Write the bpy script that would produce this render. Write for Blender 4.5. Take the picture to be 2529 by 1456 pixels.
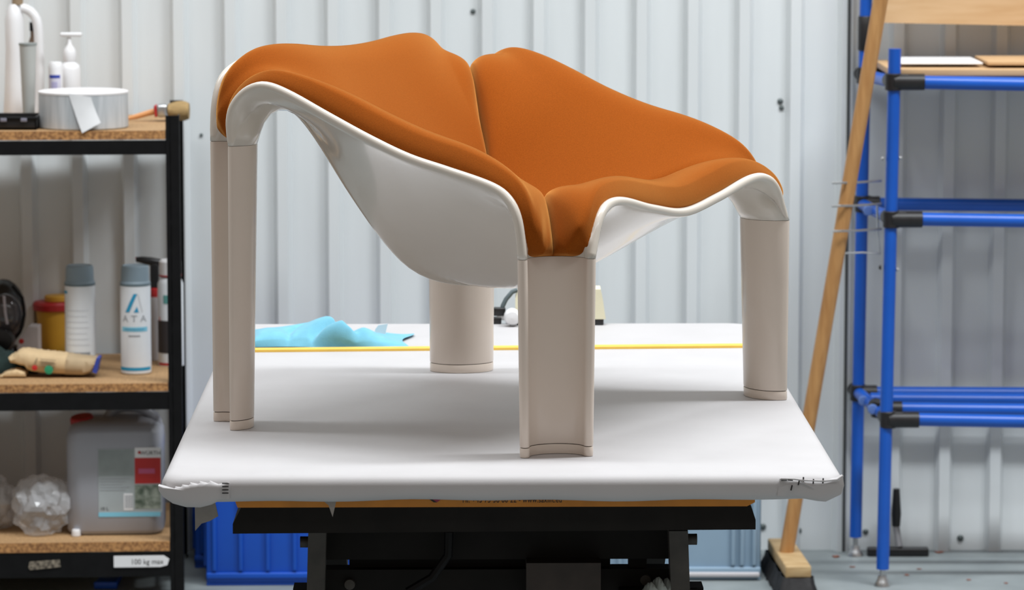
import bpy, bmesh, math, random
import numpy as np
from mathutils import Vector, Matrix

for o in list(bpy.data.objects):
    bpy.data.objects.remove(o)
scene = bpy.context.scene
C = scene.collection
random.seed(7)
rng = np.random.RandomState(3)

# ------------------------------------------------------------------ camera
PITCH = 0.1208
FPX = 9250.0
CAM = np.array([0.0, 0.0, 1.68])
cam_d = bpy.data.cameras.new('camera')
cam_d.sensor_width = 36.0
cam_d.lens = FPX / 2529.0 * 36.0
cam_d.clip_end = 100
cam_d.dof.use_dof = True
cam_d.dof.focus_distance = 5.95
cam_d.dof.aperture_fstop = 9.0
cam = bpy.data.objects.new('camera', cam_d)
C.objects.link(cam)
cam.location = CAM
cam.rotation_euler = (math.pi / 2 - PITCH, 0, 0)
scene.camera = cam

# ------------------------------------------------------------------ world and lamps
world = bpy.data.worlds.new('hall')
scene.world = world
world.use_nodes = True
bg = world.node_tree.nodes['Background']
bg.inputs[0].default_value = (1.0, 0.85, 0.74, 1)
bg.inputs[1].default_value = 0.26

def ceiling_lamp(x, y, z, sx, sy, power, col=(0.93, 0.97, 1.0)):
    d = bpy.data.lights.new('ceiling_lamp', 'AREA')
    d.shape = 'RECTANGLE'
    d.size = sx
    d.size_y = sy
    d.energy = power
    d.color = col
    o = bpy.data.objects.new('ceiling_lamp', d)
    C.objects.link(o)
    o.location = (x, y, z)
    return o
for lx, pw in ((-2.6, 60), (0.0, 95), (2.6, 165)):
    ceiling_lamp(lx, 6.3, 5.2, 2.2, 0.5, pw * 1.42)
    ceiling_lamp(lx, 2.4, 5.2, 2.2, 0.5, pw * 0.13)

scene.view_settings.view_transform = 'Standard'
scene.view_settings.look = 'None'
scene.view_settings.gamma = 1.0
scene.view_settings.use_curve_mapping = False
scene.view_settings.exposure = 0.06

# ------------------------------------------------------------------ layout helpers
_c, _s = math.cos(PITCH), math.sin(PITCH)
RIGHT = np.array([1.0, 0, 0]); FWD = np.array([0, _c, -_s]); UP = np.array([0, _s, _c])
def ray(px, py):
    return (px - 1264.5) * RIGHT + FPX * FWD - (py - 728.0) * UP
def at(px, py, Y):
    "world point of the photo's (px, py) at depth Y"
    d = ray(px, py)
    return CAM + d * (Y / d[1])
def ground(px, py, z=0.0):
    d = ray(px, py)
    return CAM + d * ((z - CAM[2]) / d[2])
def depth(px, py, Y):
    return float((at(px, py, Y) - CAM) @ FWD)
def L(px, Y):
    "length in metres of px pixels at depth Y"
    return px * Y * 1.003 / FPX

# ------------------------------------------------------------------ materials
def new_mat(name):
    m = bpy.data.materials.new(name)
    m.use_nodes = True
    return m, m.node_tree, m.node_tree.nodes['Principled BSDF']
MATS = {}
def mat(name, col, rough=0.5, metal=0.0, spec=0.5, var=0.0, scale=20.0, bump=0.0, bscale=200.0, dist=0.002,
        sheen=0.0, coat=0.0, trans=0.0, alpha=1.0, stretch=(1, 1, 1), col2=None, detail=4.0, coord='Object', bdetail=3.0):
    if name in MATS:
        return MATS[name]
    m, nt, p = new_mat(name)
    p.inputs['Base Color'].default_value = (*col, 1)
    p.inputs['Roughness'].default_value = rough
    p.inputs['Metallic'].default_value = metal
    p.inputs['Specular IOR Level'].default_value = spec
    p.inputs['Coat Weight'].default_value = coat
    p.inputs['Coat Roughness'].default_value = 0.08
    p.inputs['Transmission Weight'].default_value = trans
    p.inputs['Alpha'].default_value = alpha
    if sheen:
        p.inputs['Sheen Weight'].default_value = sheen
        p.inputs['Sheen Roughness'].default_value = 0.40
    tc = nt.nodes.new('ShaderNodeTexCoord')
    mp = nt.nodes.new('ShaderNodeMapping')
    mp.inputs['Scale'].default_value = stretch
    nt.links.new(tc.outputs[coord], mp.inputs['Vector'])
    if var > 0 or col2:
        n = nt.nodes.new('ShaderNodeTexNoise')
        n.inputs['Scale'].default_value = scale
        n.inputs['Detail'].default_value = detail
        nt.links.new(mp.outputs[0], n.inputs['Vector'])
        r = nt.nodes.new('ShaderNodeValToRGB')
        r.color_ramp.elements[0].position = 0.32
        r.color_ramp.elements[1].position = 0.68
        a = col2 if col2 else tuple(max(0, c * (1 - var)) for c in col)
        b = col if col2 else tuple(min(1, c * (1 + var)) for c in col)
        r.color_ramp.elements[0].color = (*a, 1)
        r.color_ramp.elements[1].color = (*b, 1)
        nt.links.new(n.outputs['Fac'], r.inputs['Fac'])
        nt.links.new(r.outputs['Color'], p.inputs['Base Color'])
    if bump > 0:
        n2 = nt.nodes.new('ShaderNodeTexNoise')
        n2.inputs['Scale'].default_value = bscale
        n2.inputs['Detail'].default_value = bdetail
        nt.links.new(mp.outputs[0], n2.inputs['Vector'])
        bn = nt.nodes.new('ShaderNodeBump')
        bn.inputs['Strength'].default_value = bump
        bn.inputs['Distance'].default_value = dist
        nt.links.new(n2.outputs['Fac'], bn.inputs['Height'])
        nt.links.new(bn.outputs['Normal'], p.inputs['Normal'])
    MATS[name] = m
    return m

m_shell = mat('shell_lacquer', (0.71, 0.655, 0.58), 0.22, coat=0.5, var=0.02, scale=6)
m_leg = mat('leg_lacquer', (0.74, 0.65, 0.57), 0.32, coat=0.3, var=0.02, scale=6)
m_velvet = mat('orange_velvet', (0.27, 0.062, 0.006), 0.95, spec=0.05, sheen=1.0, var=0.10, scale=500, detail=6, bump=0.35, bscale=900, dist=0.0006)
MATS['orange_velvet'].node_tree.nodes['Principled BSDF'].inputs['Sheen Tint'].default_value = (1.0, 0.50, 0.14, 1)
m_cover = mat('padded_cover', (0.50, 0.487, 0.492), 0.62, var=0.025, scale=9, bump=0.25, bscale=420, dist=0.0004)
m_cover_back = mat('cover_fabric_back', (0.27, 0.25, 0.23), 0.9, var=0.06, scale=60)
m_wall = mat('painted_sheet_metal', (0.70, 0.735, 0.745), 0.45, var=0.05, scale=2.2, stretch=(2.5, 2.5, 0.5), detail=6, bump=0.08, bscale=30, dist=0.002)
m_floor = mat('painted_concrete', (0.30, 0.335, 0.34), 0.55, col2=(0.20, 0.23, 0.235), scale=5, detail=9, bump=0.2, bscale=60)
m_black = mat('black_powder_coat', (0.0035, 0.0035, 0.004), 0.55, spec=0.2, var=0.3, scale=30)
m_dark = mat('dark_steel', (0.007, 0.006, 0.005), 0.65, spec=0.2, var=0.3, scale=18)
m_rust = mat('worn_arm_steel', (0.05, 0.044, 0.037), 0.6, var=0.3, scale=25)
m_steel = mat('zinc_steel', (0.55, 0.56, 0.57), 0.3, metal=0.9, var=0.08, scale=40)
m_chip = mat('chipboard', (0.50, 0.31, 0.15), 0.8, col2=(0.34, 0.20, 0.09), scale=160, detail=3, bump=0.3, bscale=220)
m_chip_edge = mat('chipboard_edge', (0.55, 0.28, 0.10), 0.85, col2=(0.20, 0.085, 0.03), scale=140, detail=3, bump=0.5, bscale=180)
m_blue = mat('blue_tube_plastic', (0.006, 0.095, 0.50), 0.32, var=0.05, scale=10)
m_joint = mat('black_joint', (0.012, 0.011, 0.012), 0.45, var=0.25, scale=60)
m_crate = mat('blue_crate_plastic', (0.004, 0.085, 0.52), 0.4, var=0.05, scale=8)
m_gcrate = mat('grey_blue_crate_plastic', (0.28, 0.40, 0.52), 0.4, var=0.05, scale=8)
m_wood = mat('broom_wood', (0.56, 0.30, 0.11), 0.55, col2=(0.42, 0.20, 0.065), scale=14, stretch=(6, 6, 0.6), detail=6)
m_pale_wood = mat('pale_wood', (0.56, 0.40, 0.21), 0.7, col2=(0.42, 0.27, 0.12), scale=20, stretch=(1, 5, 5), detail=6)
m_ply = mat('plywood', (0.60, 0.40, 0.22), 0.7, col2=(0.54, 0.34, 0.17), scale=9, stretch=(1, 8, 8), detail=6)
m_bristle = mat('black_bristle', (0.010, 0.009, 0.010), 0.7, var=0.4, scale=90)
m_orange_plate = mat('orange_lift_paint', (0.56, 0.21, 0.02), 0.45, var=0.12, scale=20)
m_ink = mat('black_print', (0.015, 0.012, 0.012), 0.6)
m_grey_ink = mat('grey_print', (0.34, 0.36, 0.38), 0.6)
m_red = mat('red_plastic', (0.42, 0.018, 0.02), 0.4, var=0.05)
m_red_print = mat('red_print', (0.50, 0.022, 0.02), 0.5)
m_pink = mat('pink_print', (0.55, 0.10, 0.22), 0.5)
m_yellow = mat('yellow_plastic', (0.62, 0.33, 0.03), 0.45, var=0.04)
m_tape_yellow = mat('yellow_strip', (0.82, 0.52, 0.09), 0.5, var=0.05)
m_white = mat('white_plastic', (0.78, 0.78, 0.79), 0.35, var=0.02)
m_can = mat('white_can_paint', (0.74, 0.77, 0.80), 0.3, var=0.02)
m_cap = mat('grey_cap_plastic', (0.22, 0.29, 0.34), 0.45, var=0.04)
m_cyan = mat('cyan_print', (0.02, 0.30, 0.52), 0.5)
m_cyan_l = mat('light_cyan_print', (0.22, 0.56, 0.72), 0.5)
m_paper = mat('white_paper', (0.80, 0.80, 0.81), 0.8, var=0.02)
m_kraft = mat('kraft_paper', (0.60, 0.44, 0.25), 0.8, var=0.06, scale=30, bump=0.2, bscale=60)
m_kraft_d = mat('kraft_paper_sleeve', (0.44, 0.33, 0.20), 0.8, var=0.06, scale=30)
m_cloth = mat('sky_blue_cloth', (0.17, 0.47, 0.62), 0.95, sheen=0.3, var=0.05, scale=60, bump=0.4, bscale=500, dist=0.0008)
m_cream = mat('cream_plastic', (0.78, 0.74, 0.54), 0.5, var=0.02)
m_tape = mat('silver_tape_layers', (0.60, 0.62, 0.64), 0.45, col2=(0.42, 0.45, 0.47), scale=26, stretch=(3, 3, 0.25), detail=7)
m_tape_white = mat('tape_core_white', (0.80, 0.78, 0.78), 0.6)
m_film = mat('clear_film', (0.75, 0.76, 0.78), 0.16, spec=0.6, alpha=0.36, bump=0.2, bscale=40)
m_jerry = mat('translucent_jerrycan', (0.36, 0.37, 0.41), 0.34, var=0.05, scale=6)
m_lab_grey = mat('label_grey', (0.27, 0.31, 0.31), 0.5, var=0.15, scale=14)
m_lab_light = mat('label_light_grey', (0.38, 0.42, 0.43), 0.5, var=0.05)
m_lab_photo = mat('label_photo', (0.36, 0.40, 0.34), 0.5, col2=(0.07, 0.10, 0.07), scale=60, detail=2)
m_green = mat('green_print', (0.02, 0.28, 0.14), 0.6)
m_bristle_tan = mat('tan_bristle', (0.36, 0.24, 0.10), 0.8, var=0.3, scale=220, stretch=(0.2, 3, 3))
m_orange_handle = mat('orange_handle', (0.70, 0.33, 0.13), 0.4)
m_brown_glass = mat('dark_brown_plastic', (0.10, 0.065, 0.045), 0.3, var=0.2)
m_grey_tumbler = mat('frosted_grey_plastic', (0.42, 0.43, 0.41), 0.4)
m_visor = mat('smoked_visor', (0.055, 0.05, 0.055), 0.12, spec=0.7)
m_rubber = mat('black_rubber', (0.008, 0.008, 0.009), 0.35, var=0.2)
m_dkgreen = mat('dark_green_fabric', (0.006, 0.020, 0.018), 0.9, var=0.3, scale=60)
m_leaf = mat('dry_leaf', (0.26, 0.09, 0.055), 0.8, var=0.3, scale=60)
m_line = mat('joint_shadow_gap', (0.10, 0.085, 0.07), 0.8)
m_screw = mat('dull_screw', (0.10, 0.12, 0.12), 0.5, metal=0.4)
m_navy = mat('navy_print', (0.03, 0.06, 0.36), 0.5)

# ------------------------------------------------------------------ mesh helpers
def link(o, parent=None):
    C.objects.link(o)
    if parent is not None:
        o.parent = parent
    return o
def tag(o, label=None, cat=None, group=None, kind=None):
    if label: o['label'] = label
    if cat: o['category'] = cat
    if group: o['group'] = group
    if kind: o['kind'] = kind
    return o
def thing(name, label, cat, loc=(0, 0, 0), rz=0.0, group=None):
    o = bpy.data.objects.new(name, None)
    o.empty_display_size = 0.05
    link(o)
    o.location = [float(v) for v in loc]
    o.rotation_euler = (0, 0, rz)
    return tag(o, label, cat, group)

class MB:
    def __init__(self):
        self.v = []; self.f = []
    def add(self, vs, fs, M=None):
        b = len(self.v)
        if M is not None:
            vs = [tuple(M @ Vector([float(t) for t in v])) for v in vs]
        self.v += [tuple(float(t) for t in v) for v in vs]
        self.f += [tuple(i + b for i in f) for f in fs]
        return self
    def box(self, c, s, M=None, bev=0.0):
        x, y, z = c; a, b, d = s[0] / 2, s[1] / 2, s[2] / 2
        if bev <= 0:
            vs = [(x + i * a, y + j * b, z + k * d) for i in (-1, 1) for j in (-1, 1) for k in (-1, 1)]
            fs = [(0, 1, 3, 2), (4, 6, 7, 5), (0, 4, 5, 1), (2, 3, 7, 6), (0, 2, 6, 4), (1, 5, 7, 3)]
            return self.add(vs, fs, M)
        bm = bmesh.new()
        bmesh.ops.create_cube(bm, size=1.0)
        for v in bm.verts:
            v.co = Vector((v.co.x * s[0] + x, v.co.y * s[1] + y, v.co.z * s[2] + z))
        bmesh.ops.bevel(bm, geom=bm.edges[:], offset=min(bev, min(s) * 0.49), segments=3, profile=0.5, affect='EDGES')
        bm.verts.index_update()
        self.add([tuple(v.co) for v in bm.verts], [tuple(v.index for v in f.verts) for f in bm.faces], M)
        bm.free()
        return self
    def lathe(self, prof, seg=32, M=None, ell=(1, 1)):
        n = len(prof); vs = []; fs = []
        for k in range(seg):
            a = 2 * math.pi * k / seg
            for r, z in prof:
                vs.append((r * math.cos(a) * ell[0], r * math.sin(a) * ell[1], z))
        for k in range(seg):
            k2 = (k + 1) % seg
            for i in range(n - 1):
                fs.append((k * n + i, k2 * n + i, k2 * n + i + 1, k * n + i + 1))
        if prof[0][0] > 1e-6: fs.append(tuple(k * n for k in range(seg))[::-1])
        if prof[-1][0] > 1e-6: fs.append(tuple(k * n + n - 1 for k in range(seg)))
        return self.add(vs, fs, M)
    def tube(self, path, rad, seg=12, M=None, cap=True):
        P = [Vector([float(t) for t in p]) for p in path]
        R = rad if isinstance(rad, (list, tuple)) else [rad] * len(P)
        vs = []; fs = []; prev = None
        for i, p in enumerate(P):
            t = (P[min(i + 1, len(P) - 1)] - P[max(i - 1, 0)]).normalized()
            if prev is None:
                u = t.orthogonal().normalized()
            else:
                u = (prev - t * prev.dot(t))
                u = u.normalized() if u.length > 1e-6 else t.orthogonal().normalized()
            prev = u
            w = t.cross(u)
            for k in range(seg):
                a = 2 * math.pi * k / seg
                vs.append(tuple(p + (u * math.cos(a) + w * math.sin(a)) * R[i]))
        for i in range(len(P) - 1):
            for k in range(seg):
                k2 = (k + 1) % seg
                fs.append((i * seg + k, i * seg + k2, (i + 1) * seg + k2, (i + 1) * seg + k))
        if cap:
            fs.append(tuple(range(seg))[::-1]); b = (len(P) - 1) * seg
            fs.append(tuple(b + k for k in range(seg)))
        return self.add(vs, fs, M)
    def prism(self, outline, y0, y1, M=None):
        "outline of (x, z) extruded in y from y0 (front) to y1"
        n = len(outline)
        vs = [(x, y0, z) for x, z in outline] + [(x, y1, z) for x, z in outline]
        fs = [tuple(range(n)), tuple(range(n, 2 * n))[::-1]]
        fs += [(i, i + n, (i + 1) % n + n, (i + 1) % n) for i in range(n)]
        return self.add(vs, fs, M)
    def grid(self, G, closed_u=False, M=None):
        G = np.asarray(G); nu, nv = G.shape[:2]
        fs = []
        for i in range(nu if closed_u else nu - 1):
            i2 = (i + 1) % nu
            for j in range(nv - 1):
                fs.append((i * nv + j, i2 * nv + j, i2 * nv + j + 1, i * nv + j + 1))
        return self.add(G.reshape(-1, 3), fs, M)
    def build(self, name, m, parent=None, smooth=True, angle=40, sub=0, recalc=True):
        me = bpy.data.meshes.new(name)
        me.from_pydata(self.v, [], self.f)
        if recalc:
            bm = bmesh.new(); bm.from_mesh(me)
            bmesh.ops.recalc_face_normals(bm, faces=bm.faces[:])
            bm.to_mesh(me); bm.free()
        me.materials.append(m)
        if smooth:
            me.polygons.foreach_set('use_smooth', [True] * len(me.polygons))
            if angle < 180:
                me.set_sharp_from_angle(angle=math.radians(angle))
        me.update()
        o = bpy.data.objects.new(name, me)
        link(o, parent)
        if sub:
            md = o.modifiers.new('subdivision', 'SUBSURF')
            md.levels = sub; md.render_levels = sub
        return o
def T3(x, y, z): return Matrix.Translation((float(x), float(y), float(z)))
def RX(a): return Matrix.Rotation(a, 4, 'X')
def RY(a): return Matrix.Rotation(a, 4, 'Y')
def RZ(a): return Matrix.Rotation(a, 4, 'Z')

def text_geo(s, size, extr=0.0):
    cu = bpy.data.curves.new('lettering', 'FONT')
    cu.body = s; cu.size = size; cu.align_x = 'CENTER'; cu.resolution_u = 3
    o = bpy.data.objects.new('lettering', cu)
    C.objects.link(o)
    dg = bpy.context.evaluated_depsgraph_get()
    me = bpy.data.meshes.new_from_object(o.evaluated_get(dg))
    vs = [tuple(v.co) for v in me.vertices]
    fs = [tuple(p.vertices) for p in me.polygons]
    bpy.data.objects.remove(o); bpy.data.curves.remove(cu); bpy.data.meshes.remove(me)
    return vs, fs
def text_flat(s, size, parent, pos, m, name='lettering', wide=1.0):
    vs, fs = text_geo(s, size)
    mb = MB(); mb.add([(x * wide + pos[0], pos[1], y + pos[2]) for x, y, z in vs], fs)
    return mb.build(name, m, parent, smooth=False, recalc=False)
def wrap(vs, r, zc, ang0=-math.pi / 2):
    return [(r * math.cos(ang0 + x / r), r * math.sin(ang0 + x / r), z + zc) for x, z in vs]
def wrap_patch(r, x0, x1, z0, z1, n=14):
    "patch on a cylinder facing -y"
    G = np.zeros((n + 1, 2, 3))
    for i in range(n + 1):
        x = x0 + (x1 - x0) * i / n
        for j, z in enumerate((z0, z1)):
            a = -math.pi / 2 + x / r
            G[i, j] = (r * math.cos(a), r * math.sin(a), z)
    return G

# ------------------------------------------------------------------ setting: floor, wall
WY = 8.80
def corrugated_wall():
    per = 126.3 / FPX * WY * 1.003
    x0 = at(278 - 126.3 * 26, 60, WY)[0]
    xs = []; ys = []
    rib = 40 / FPX * WY; sl = 0.010; dep = 0.022
    x = x0
    while x < 3.6:
        for dx, y in ((0, 0), (sl, -dep), (rib - sl + 0.006, -dep), (rib + 0.006, 0)):
            xs.append(x + dx); ys.append(WY + y)
        x += per
    zs = [0.0, 0.5, 1.0, 1.5, 2.0, 3.0, 4.6]
    G = np.zeros((len(xs), len(zs), 3))
    for i in range(len(xs)):
        for j, z in enumerate(zs):
            G[i, j] = (xs[i], ys[i], z)
    o = MB().grid(G).build('wall_back', m_wall, angle=20, recalc=False)
    tag(o, kind='structure')
    return o
wall = corrugated_wall()
floor = MB()
floor.grid(np.array([[(x, y, 0.0) for y in np.linspace(-1.5, WY + 0.02, 12)] for x in np.linspace(-4.5, 4.5, 12)]))
tag(floor.build('floor', m_floor, recalc=False), kind='structure')
# screws, the dark lap joint and the stain on the sheet metal
for px, py, r in ((497, 333, .004), (1927, 250, .007), (1930, 266, .006), (1972, 1310, .008), (2138, 1312, .007), (2372, 1328, .008), (1168, 28, .006), (1884, 1300, .008)):
    p = at(px, py, WY - 0.002)
    mb = MB().lathe([(0.0001, 0.004), (r * .6, 0.003), (r, 0.0), (r, -0.004)], 12, T3(*p) @ RX(math.pi / 2))
    mb.build('screw', m_screw, wall)
p0 = at(2088, 700, WY)
MB().box((p0[0], WY - 0.012, 1.6), (0.007, 0.03, 3.2)).build('lap_joint', mat('dark_gap', (0.06, 0.065, 0.065), 0.7), wall)
p0 = at(1229, 60, WY)
MB().box((p0[0], WY - 0.012, 2.45), (0.006, 0.02, 1.5)).build('sheet_edge', mat('yellowed_edge', (0.48, 0.44, 0.34), 0.7), wall)

# ------------------------------------------------------------------ the chair
TZ = 0.75
chair = thing('lounge_chair', 'cream shell lounge chair with four channel legs and orange velvet petal cushions on padded table', 'chair',
              (-0.0106, 6.0905, TZ + 0.0006), math.radians(59.69))
TH = 0.015
RC, A_TOP, A_BOT, DEP, DEP_BOT = 0.4755, 0.0525, 0.0490, 0.046, 0.036
DIAG = np.array([0.36, 0.30]) / math.hypot(0.36, 0.30)
ZJ_F, ZJ_B = 0.302, 0.452
prof_back = [(0, .212), (.05, .2145), (.09, .2185), (.13, .229), (.166, .250), (.201, .286), (.235, .332), (.27, .384), (.30, .433), (.322, .467), (.346, .497), (.376, .510), (.402, .503), (.419, .482), (.4285, .452)]
prof_front = [(0, .212), (.05, .215), (.10, .2255), (.155, .251), (.205, .278), (.25, .300), (.31, .327), (.345, .349), (.373, .356), (.397, .347), (.416, .326), (.4275, .302)]
rim_front = [(-.318, -.343, .330), (-.308, -.342, .350), (-.288, -.340, .369), (-.255, -.337, .379), (-.21, -.335, .377), (-.115, -.332, .358), (0, -.33, .343)]
rim_side = [(-.401, -.262, .330), (-.401, -.257, .360), (-.400, -.247, .382), (-.399, -.229, .400), (-.398, -.20, .412), (-.394, -.129, .429), (-.390, -.056, .446), (-.388, .017, .472),
            (-.390, .091, .504), (-.395, .166, .538), (-.398, .206, .548), (-.400, .238, .537), (-.402, .260, .512), (-.402, .266, .485)]
rim_back = [(-.329, .346, .49), (-.322, .346, .524), (-.306, .346, .550), (-.275, .345, .567), (-.235, .344, .574), (-.16, .343, .571), (-.08, .342, .564), (0, .342, .561)]

def resample(P, n, power=1.0):
    "centripetal-like cubic resampling of a polyline at n+1 points by arc length"
    P = np.asarray(P, float)
    d = np.r_[0, np.cumsum(np.linalg.norm(np.diff(P, axis=0), axis=1))]
    m = np.zeros_like(P)
    m[1:-1] = (P[2:] - P[:-2]) / (d[2:] - d[:-2])[:, None]
    m[0] = (P[1] - P[0]) / (d[1] - d[0]); m[-1] = (P[-1] - P[-2]) / (d[-1] - d[-2])
    def ev(t):
        i = np.clip(np.searchsorted(d, t, side='right') - 1, 0, len(d) - 2)
        h = (d[i + 1] - d[i]); u = ((t - d[i]) / h)[:, None]; h = h[:, None]
        return (P[i] * (1 + 2 * u) * (1 - u) ** 2 + m[i] * h * u * (1 - u) ** 2 + P[i + 1] * u * u * (3 - 2 * u) + m[i + 1] * h * u * u * (u - 1))
    fine = ev(np.linspace(0, d[-1], 600))
    df = np.r_[0, np.cumsum(np.linalg.norm(np.diff(fine, axis=0), axis=1))]
    t = np.linspace(0, df[-1], n + 1)
    return np.stack([np.interp(t, df, fine[:, k]) for k in range(3)], 1)

NJ, NS, NB = 12, 44, 32
corners = [(-1, -1), (1, -1), (1, 1), (-1, 1)]          # A, B, C, D
def leg_frame(c):
    out = np.array([c[0] * DIAG[0], c[1] * DIAG[1]])
    tan = np.array([-out[1], out[0]])                    # counter-clockwise
    return out, tan
def joint_arc(c, z, a, dep=DEP, n=NJ):
    out, tan = leg_frame(c)
    ps = []
    for k in range(n + 1):
        psi = -math.pi / 2 + math.pi * k / n
        q = out * (RC - dep * math.cos(psi)) + tan * a * math.sin(psi)
        ps.append((q[0], q[1], z))
    return np.array(ps)
def mir(P): return [(-x, y, z) for x, y, z in P]
arcs = [joint_arc(corners[i], ZJ_F if i < 2 else ZJ_B, A_TOP) for i in range(4)]
# sides between consecutive legs: A-B front, B-C right, C-D back, D-A left
sideAB = [tuple(arcs[0][-1])] + rim_front + mir(rim_front[:-1])[::-1] + [tuple(arcs[1][0])]
sideBC = [tuple(arcs[1][-1])] + mir(rim_side) + [tuple(arcs[2][0])]
sideCD = [tuple(arcs[2][-1])] + mir(rim_back) + rim_back[:-1][::-1] + [tuple(arcs[3][0])]
sideDA = [tuple(arcs[3][-1])] + rim_side[::-1] + [tuple(arcs[0][0])]
sides = [resample(s, NS) for s in (sideAB, sideBC, sideCD, sideDA)]
profs = []
for i in range(4):
    out, _ = leg_frame(corners[i])
    P = prof_front if i < 2 else prof_back
    profs.append(np.array([(out[0] * r, out[1] * r, z) for r, z in P]))
def prof_eval(i, s):
    "point on the seam profile of leg i at arc-length fraction s (array)"
    R = resample(profs[i], 240)
    s = np.clip(s, 0, 1) * 240
    k = np.minimum(s.astype(int), 239); u = (s - k)[:, None]
    return R[k] * (1 - u) + R[k + 1] * u
def plen(i): return np.linalg.norm(np.diff(resample(profs[i], 240), axis=0), axis=1).sum()
beta = np.linspace(0, 1, NB + 1)
PER = NJ + NS
NA = 4 * PER
G = np.zeros((NA, NB + 1, 3))
fixed = np.zeros((NA, NB + 1), bool)
# alpha index: leg i centre sits at i*PER; half arc, side, half arc
H = NJ // 2
def rs_beta(b): return b
for i in range(4):
    for k in range(-H, H + 1):
        a = (i * PER + k) % NA
        end = arcs[i][k + H]
        s = beta
        base = prof_eval(i, s)
        lat = end - base[-1]
        g = beta[:, None] ** 1.6
        G[a] = base + g * lat
        G[a, -1] = end
        if k == 0: fixed[a] = True
    j = (i + 1) % 4
    S = sides[i]
    lam = np.r_[0, np.cumsum(np.linalg.norm(np.diff(S, axis=0), axis=1))]
    half = NS // 2
    smid = 0.34
    for k in range(0, NS + 1):
        a = (i * PER + H + k) % NA
        acc = []
        for leg, kk in ((i, k), (j, NS - k)):
            if kk <= half:
                lm = lam[k] if leg == i else lam[-1] - lam[k]
                full = lam[half] if leg == i else lam[-1] - lam[half]
                se = 1 - (1 - smid) * (lm / full)
                base = prof_eval(leg, beta * se)
                acc.append(base + (beta[:, None] ** 1.6) * (S[k] - base[-1]))
        G[a] = sum(acc) / len(acc)
        G[a, -1] = S[k]
fixed[:, -1] = True
fixed[:, 0] = True
# the first stretch above each joint is a true channel that narrows upwards
for i in range(4):
    out, tan = leg_frame(corners[i])
    for r_ in (1, 2, 3, 4):
        s0 = beta[NB - r_]
        Lp = prof_eval(i, np.array([s0 - .01, s0, s0 + .01]))
        tv = Lp[2] - Lp[0]
        tr, tz = tv[:2] @ out, tv[2]
        ln = math.hypot(tr, tz)
        Nv = np.array([out[0] * -tz / ln, out[1] * -tz / ln, tr / ln])
        for k in range(-H, H + 1):
            psi = math.pi / 2 * k / H
            a = (i * PER + k) % NA
            G[a, NB - r_] = Lp[1] + np.array([*(tan * A_TOP * (1 - .07 * r_) * math.sin(psi)), 0]) + Nv * DEP * (1 - .02 * r_) * (1 - math.cos(psi))
            if abs(k) <= H - (r_ - 1): fixed[a, NB - r_] = True
cpt = np.array([0, 0, 0.212])
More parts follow.
